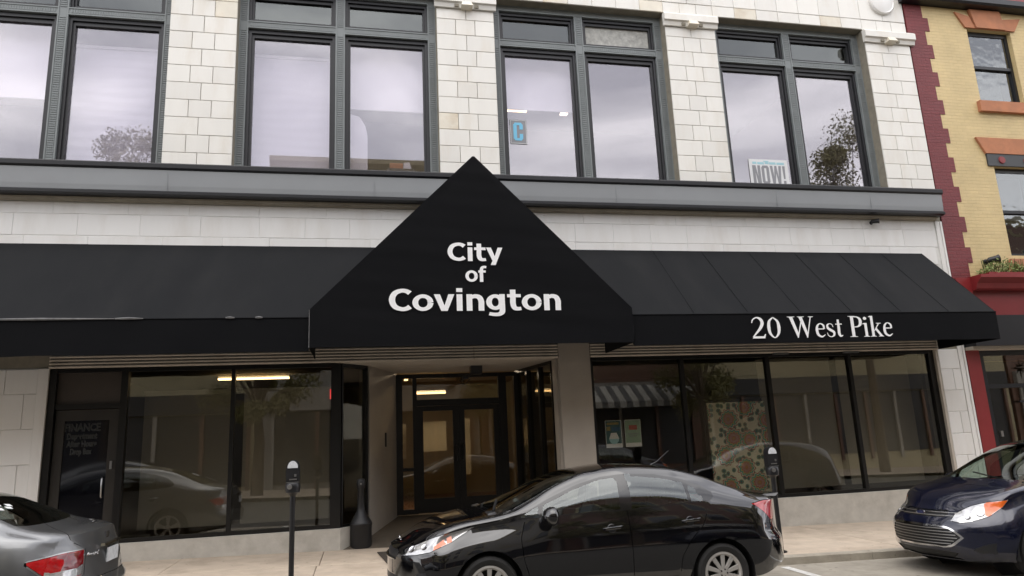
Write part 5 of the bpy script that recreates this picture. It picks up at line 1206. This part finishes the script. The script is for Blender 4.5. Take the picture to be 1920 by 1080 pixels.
MPV.update(
 rows=[
 (0.00,.20,.70,.46,.80,.66,.77,.745,.62,.775),
 (.15,.19,.78,.50,.86,.75,.83,.84,.69,.875),
 (.35,.18,.82,.54,.895,.82,.86,.915,.73,.955),
 (.65,.18,.835,.57,.91,.89,.87,.99,.745,1.035),
 (.90,.18,.84,.60,.912,.935,.875,1.03,.745,1.10),
 (1.15,.18,.84,.60,.912,.955,.88,1.085,.725,1.20),
 (1.40,.18,.84,.61,.912,.97,.885,1.20,.69,1.325),
 (1.70,.18,.84,.62,.912,.985,.885,1.35,.645,1.46),
 (2.05,.18,.84,.62,.912,1.0,.885,1.475,.605,1.565),
 (2.50,.18,.84,.63,.912,1.015,.885,1.535,.585,1.62),
 (3.10,.18,.84,.64,.912,1.03,.88,1.53,.58,1.615),
 (3.70,.19,.83,.64,.905,1.04,.865,1.46,.58,1.55),
 (4.10,.21,.81,.63,.88,1.02,.83,1.33,.585,1.41),
 (4.30,.24,.78,.61,.85,.98,.79,1.15,.60,1.22),
 (4.40,.28,.74,.58,.81,.93,.75,1.0,.60,1.03)],
 nose=lambda y,z: .46*(y/.88)**2.4+.20*ss(.56,.84,z)+.07*ss(.34,.2,z), nlen=1.0, ns=110,
 tail=lambda y,z: .20*(y/.8)**3+.12*ss(.60,1.1,z), tlen=.6,
 wheels=(.92,3.56), R=.325, rr=.215, arch=.375, wd=.912, spokes=10, paint='car_blue', cabin=(1.15,3.6,1.02), mirror=(1.55,1.07,.87), seatz=.1, light=True,
 handles=[(2.3,.86,'door#1'),(3.2,.89,'door#2')],
 ztop=ztop_fn([(0,2),(.85,.99),(1.0,1.03),(1.4,1.17),(2.05,1.47),(2.3,1.6),(3.3,1.5),(4.4,2)]),
 mats=dict(SEDAN['mats'],grille='black_plastic',upper_grille='black_plastic',grille_frame='chrome',windscreen='g_car_clear',lower_grille='black_plastic',side_window='g_car_clear'),
 cuts=[
  ('turn_signal','front',[(1.05,.66),(1.06,.90),(1.40,.95),(1.50,.93),(1.40,.80),(1.20,.68)],0),
  ('headlight','front',[(.54,.655),(.62,.735),(.85,.82),(1.12,.875),(1.42,.905),(1.32,.82),(1.12,.72),(.92,.67),(.70,.638)],.006),
  ('upper_grille','front',[(-.1,.685),(-.1,.755),(.50,.765),(.54,.745),(.46,.69)],0),
  ('grille','front',[(-.1,.365),(-.1,.585),(.38,.58),(.50,.565),(.66,.475),(.50,.385),(.38,.37)],0),
  ('grille_frame','front',[(-.1,.345),(-.1,.608),(.39,.603),(.52,.585),(.71,.475),(.52,.362),(.38,.347)],0),
  ('lower_grille','front',[(-.1,.225),(-.1,.31),(.48,.315),(.60,.30),(.52,.225)],0),
  ('fog_lamp','front',[(.86,.30),(.80,.345),(1.02,.415),(1.16,.43),(1.12,.32)],0),
  ('side_window#0','side',[(1.06,1.0),(1.40,1.03),(1.40,1.15)],0),
  ('side_window#1','side',[(1.47,1.03),(2.33,1.07),(2.36,1.45),(2.15,1.43),(1.85,1.34),(1.47,1.17)],0),
  ('side_window#2','side',[(2.45,1.075),(3.25,1.10),(3.25,1.44),(2.9,1.46),(2.45,1.46)],0),
  ('window_trim','side',[(.98,.985),(1.2,1.09),(1.5,1.22),(1.9,1.39),(2.2,1.47),(2.5,1.49),(3.0,1.485),(3.5,1.43),(3.8,1.30),(3.85,1.13),(3.3,1.08),(2.4,1.045),(1.5,1.005)],0),
  ('windscreen','top',[(.93,-.1),(.94,.25),(1.0,.54),(1.10,.665),(1.55,.61),(1.95,.555),(2.05,.50),(2.12,.25),(2.13,-.1)],0),
  ('bonnet','top',[(.30,-.1),(.31,.40),(.40,.56),(.6,.67),(.85,.70),(1.02,.68),(.95,.54),(.89,.25),(.88,-.1)],.007),
  ('door#1','side',[(1.34,.30),(1.25,.55),(1.23,.8),(1.26,.985),(1.6,1.005),(2.40,1.045),(2.42,.60),(2.43,.30)],.007),
  ('door#2','side',[(2.43,.30),(2.42,.60),(2.40,1.045),(3.0,1.065),(3.35,1.078),(3.36,.98),(3.28,.80),(3.15,.66),(3.07,.50),(3.05,.30)],.007),
 ])

def car_extras_front(bm, t, sp, emblem_z, m_emblem, plate=True, ex=.06):
    x=surf_x(bm,0,emblem_z); e=MB()
    e.lathe([(1,0),(1,-.006),(.82,-.010),(.80,-.004)],(0,0,0),24,'y',cap=False)
    q=MB(); q.v=[(x-.006+v[1],v[0]*ex,emblem_z+v[2]*ex*.5) for v in e.v]; q.f=e.f; q.sm=e.sm
    o=q.build('emblem','chrome',t)
    i=MB(); i.lathe([(.001,-.003),(.8,-.003)],(0,0,0),24,'y',cap=False); j=MB(); j.v=[(x-.008+v[1],v[0]*ex,emblem_z+v[2]*ex*.5) for v in i.v]; j.f=i.f; j.sm=i.sm
    j.build('emblem_field',m_emblem,o)
    return x
def wipers(t, pts):
    for a,b in pts:
        w=MB(); w.tube([a,b],.010,6); w.build('wiper','black_plastic',t)

# --- black sedan in the middle of the street
black,bmA,pA,dA=build_car(SEDAN,'black four-door sedan parked in front of the entrance, side towards the street','car',(.30,-3.85,road(.3)))
car_extras_front(bmA,black,SEDAN,.725,'trim',ex=.065)
xg=surf_x(bmA,0,.61); gb=MB(); 
gb.tube([(surf_x(bmA,y,.58)-.004,y,.575-.01*math.cos(y*3)) for y in [-.40+.8*i/16 for i in range(17)]],.010,6); gb.build('grille_trim','chrome',black)
for s in (-1,1):   # reflector bowls inside the lamps
    for (yy,zz,rr_) in ((.585,.675,.034),(.665,.70,.030)):
        disc_on(bmA,s*yy,zz,rr_,'reflector','chrome',dA.get(('headlight',s),black))
wipers(black,[((1.02,-.52,1.005),(1.16,.05,1.075)),((.99,.1,1.02),(1.12,.58,1.005))])
cw=MB(); cw.hexa([(.95,-.60,.955),(1.06,-.62,.965),(1.06,.62,.965),(.95,.60,.955),(.955,-.58,.985),(1.03,-.6,1.0),(1.03,.6,1.0),(.955,.58,.985)]); cw.build('cowl','black_plastic',black)
an=MB(); an.tube([(3.02,0,1.40),(3.10,0,1.435),(3.26,0,1.56)],[.012,.006,.003],6); an.build('antenna','black_plastic',black)
lp=MB(); lp.hexa([(4.10,-.50,1.040),(4.29,-.54,1.035),(4.29,.54,1.035),(4.10,.50,1.040),(4.19,-.49,1.062),(4.335,-.53,1.068),(4.335,.53,1.068),(4.19,.49,1.062)]); lp.build('spoiler','trim',black)
xr=surf_x(bmA,0,.76,False); rp_=MB(); rp_.box(xr+.004,xr+.014,-.155,.155,.70,.83); rp_.build('number_plate','plate',black)
# --- grey sedan at the left edge, tail towards us
grey,bmB,pB,dB=build_car(GREY,'dark grey sedan at the left edge, seen from its tail lamps','car',(-7.42,-3.80,road(-7.42)-.05))
xb=surf_x(bmB,0,.76,False)
npl=MB(); npl.box(xb+.002,xb+.014,-.155,.155,.70,.83); npo=npl.build('number_plate','plate',grey)
cs=MB(); cs.hexa([(xb-.03,-.24,.860),(xb+.012,-.24,.860),(xb+.012,.24,.860),(xb-.03,.24,.860),(xb-.03,-.235,.885),(xb+.004,-.235,.884),(xb+.004,.235,.884),(xb-.03,.235,.885)]); cs.build('chrome_bar','chrome',grey)
em=MB(); em.box(surf_x(bmB,0,.945,False)-.005,surf_x(bmB,0,.945,False)+.012,-.045,.045,.915,.975); em.build('emblem','chrome',grey)
text('Accord',surf_x(bmB,-.40,.80,False)+.006,-.40,.795,.058,'chrome',grey,shear=.35,width=.19,rot=(0,0,PI/2-.25))
for k,(dx,dy) in enumerate(((0,0),(.05,.07),(-.02,.16),(.06,.22),(.02,.30))):   # torn white sticker on the rear window
    xx,yy=3.98+dx,-.42+dy; h=_bvh[id(bmB)].ray_cast(Vector((xx,yy,4)),Vector((0,0,-1)))[0]
    q=MB(); 
    P_=lambda a,b: (lambda v:(v.x,v.y,v.z+.005))(_bvh[id(bmB)].ray_cast(Vector((xx+a,yy+b,4)),Vector((0,0,-1)))[0])
    q.add([P_(-.03,-.03),P_(.01,-.045),P_(.035,.02),P_(-.01,.05)],[(0,1,2,3)]); q.build('sticker','paper',grey)
# --- navy hatchback at the right edge, nose towards us
blue,bmC,pC,dC=build_car(MPV,'dark blue hatchback with a chrome-framed grille at the right edge','car',(6.80,-3.90,road(6.9)))
x=car_extras_front(bmC,blue,MPV,.722,'emblem_blue',ex=.075)
gp=next(o for o in blue.children if o.name.startswith('grille') and 'frame' not in o.name)
for i in range(6):
    z=.395+.034*i; hw=.46-.55*abs(z-.475)*1.6+.06
    s_=MB(); s_.tube([(surf_x(bmC,y,z)-.002,y,z) for y in [-hw+2*hw*k/14 for k in range(15)]],.0048,6); s_.build('grille_bar','satin',gp)
ug=next((o for o in blue.children if o.name.startswith('upper_grille')),blue)
for z in (.705,.738):
    s_=MB(); s_.tube([(surf_x(bmC,y,z)+.002,y,z) for y in [-.44+.88*k/14 for k in range(15)]],.006,6); s_.build('grille_bar','satin',ug)
for s in (-1,1):
    for (yy,zz,rr_) in ((.56,.70,.030),(.63,.745,.040)):
        disc_on(bmC,s*yy,zz,rr_,'reflector','chrome',dC.get(('headlight',s),blue))
wipers(blue,[((.97,-.50,1.095),(1.10,.15,1.175)),((.94,.15,1.10),(1.10,.62,1.075))])
# ---------------------------------------------------------------- the far side of the street, seen mirrored in the glass
sheet('far_pavement',-45,45,-18.5,-13.3,lambda x,y: road(x)+.12,'sidewalk',None,'structure')
def far_house(x0,x1,h,m,label,st,awn=False,cols=5):
    y=-18.0; t=thing('street_house',label,'building',((x0+x1)/2,y,0)); w=MB(); w.box(x0,x1,y-9,y,-1.5,h); w.build('wall',m,t)
    c=MB(); c.prism([(y+.004,h-.55),(y+.30,h-.2),(y+.34,h),(y+.004,h+.1)],'x',x0-.05,x1+.05); c.build('cornice','opp_cream' if m!='opp_cream' else 'opp_grey',t)
    wd=(x1-x0)/cols
    for r in range(st):
        zc=5.0+(h-6.)/st*r
        for i in range(cols):
            xc=x0+wd*(i+.5); f=MB(); f.box(xc-.62,xc+.62,y+.003,y+.08,zc-.08,zc+2.1); fo=f.build('window','opp_cream' if m!='opp_cream' else 'opp_dark',t); g=MB(); g.box(xc-.5,xc+.5,y+.081,y+.09,zc+.04,zc+1.95); g.build('pane','opp_glass',fo)
    s=MB(); s.box(x0+.4,x1-.4,y+.003,y+.06,.3,3.1); so=s.build('shop_front','opp_dark',t)
    n=int((x1-x0)/1.6)
    for i in range(n+1): p=MB(); xx=x0+.4+(x1-x0-.8)*i/n; p.box(xx-.07,xx+.07,y+.061,y+.16,0,3.1); p.build('pilaster','opp_brick' if i%3 else 'opp_grey',so)
    b=MB(); b.box(x0+.2,x1-.2,y+.003,y+.22,3.15,3.9); b.build('fascia','opp_dark' if m=='opp_cream' else 'opp_grey',t)
    if awn:
        a=thing('striped_awning','striped awning over a shop across the street, seen only mirrored in the glass','awning',((x0+x1)/2,y+.7,2.9)); k=0; xx=x0+.4
        while xx<x1-.5:
            q=MB(); q.add([(xx,y+.23,3.75),(xx+.28,y+.23,3.75),(xx+.28,y+1.3,3.0),(xx,y+1.3,3.0),(xx+.28,y+1.3,2.75),(xx,y+1.3,2.75)],[(0,1,2,3),(3,2,4,5)]); q.build('stripe','stripe_a' if k%2 else 'stripe_b',a); xx+=.28; k+=1
    return t
far_house(-30,-13.5,12.2,'opp_brick','brown brick block across the street, mirrored at the far left',2)
far_house(-13.4,-4.,13.3,'opp_cream','cream rendered building across the street, mirrored in the left windows',2,cols=4)
far_house(-3.9,5.5,14.2,'opp_grey','grey stone building across the street, mirrored behind the black sedan',3,cols=4)
far_house(5.6,15.,12.8,'opp_brick','brown brick shop across the street with a striped awning',2,awn=True,cols=4)
far_house(15.1,32,13.6,'opp_cream','cream corner building across the street, mirrored at the right',3,cols=6)
far_house(32.2,62,12.,'opp_brick','brown brick row across the street, mirrored in the neighbour shop window',2,cols=8)
def tree(x,y,h,r,label,seed):
    z=road(x)+.12; t=thing('street_tree',label,'tree',(x,y,z),'trees across the street'); b=MB(); R=random.Random(seed)
    b.tube([(x,y,z),(x+.05,y,z+h*.25),(x-.1,y+.1,z+h*.5),(x,y,z+h*.8)],[.22,.17,.12,.04],8)
    cl=[]
    for i in range(26):
        a=R.random()*6.28; q=R.uniform(.15,1.); hz=R.uniform(.36,.97); q*=1-.55*max(0,(hz-.6)/.37); p=Vector((x+math.cos(a)*r*q,y+math.sin(a)*r*q,z+h*hz)); cl.append((p,r*R.uniform(.14,.36)))
        b.tube([(x,y,z+h*.4),((x+p.x)/2,(y+p.y)/2,(z+h*.42+p.z)/2),tuple(p)],[.07,.04,.015],5)
    b.build('trunk','bark',t)
    def fn(R):
        p,q=cl[R.randrange(26)]; d=Vector((R.gauss(0,1),R.gauss(0,1),R.gauss(0,.85))).normalized()*q*R.uniform(.75,1.15)*R.random()**.45; return p+d
    leaf_cloud(34000 if h>15 else 10000,fn,.072 if h>10 else .08,seed+1).build('crown','leaf_tree',t)
tree(-8.5,-14.6,13.6,2.3,'bushy street tree across the street mirrored in the upper left window',11)
tree(21.6,-14.8,16.0,3.6,'tall street tree across the street mirrored in the upper right window',12)
tree(6.5,-14.6,8.,2.4,'small street tree across the street mirrored in the lower right panes',13)
tree(-3.6,-14.7,7.4,2.3,'low street tree across the street in front of the cream building',14)
tree(13.5,-14.7,7.8,2.5,'low street tree across the street beside the striped awning',15)
# two cars parked along the far kerb: copies of the cars above
def copy_tree(o,parent=None):
    c=o.copy(); COL.objects.link(c)
    if parent: c.parent=parent
    for ch in list(o.children): copy_tree(ch,c)
    return c
for src,x,lab in ((grey,-4.2,'dark grey sedan parked across the street, mirrored in the left shop window'),(blue,10.5,'dark blue hatchback parked across the street, mirrored in the right shop window')):
    c=copy_tree(src); c.location=(x,-11.6,road(x)); c.rotation_euler=(0,-.021,PI); c['label']=lab
# drop the builder's bookkeeping
for o in S.objects:
    if '_base' in o: del o['_base']
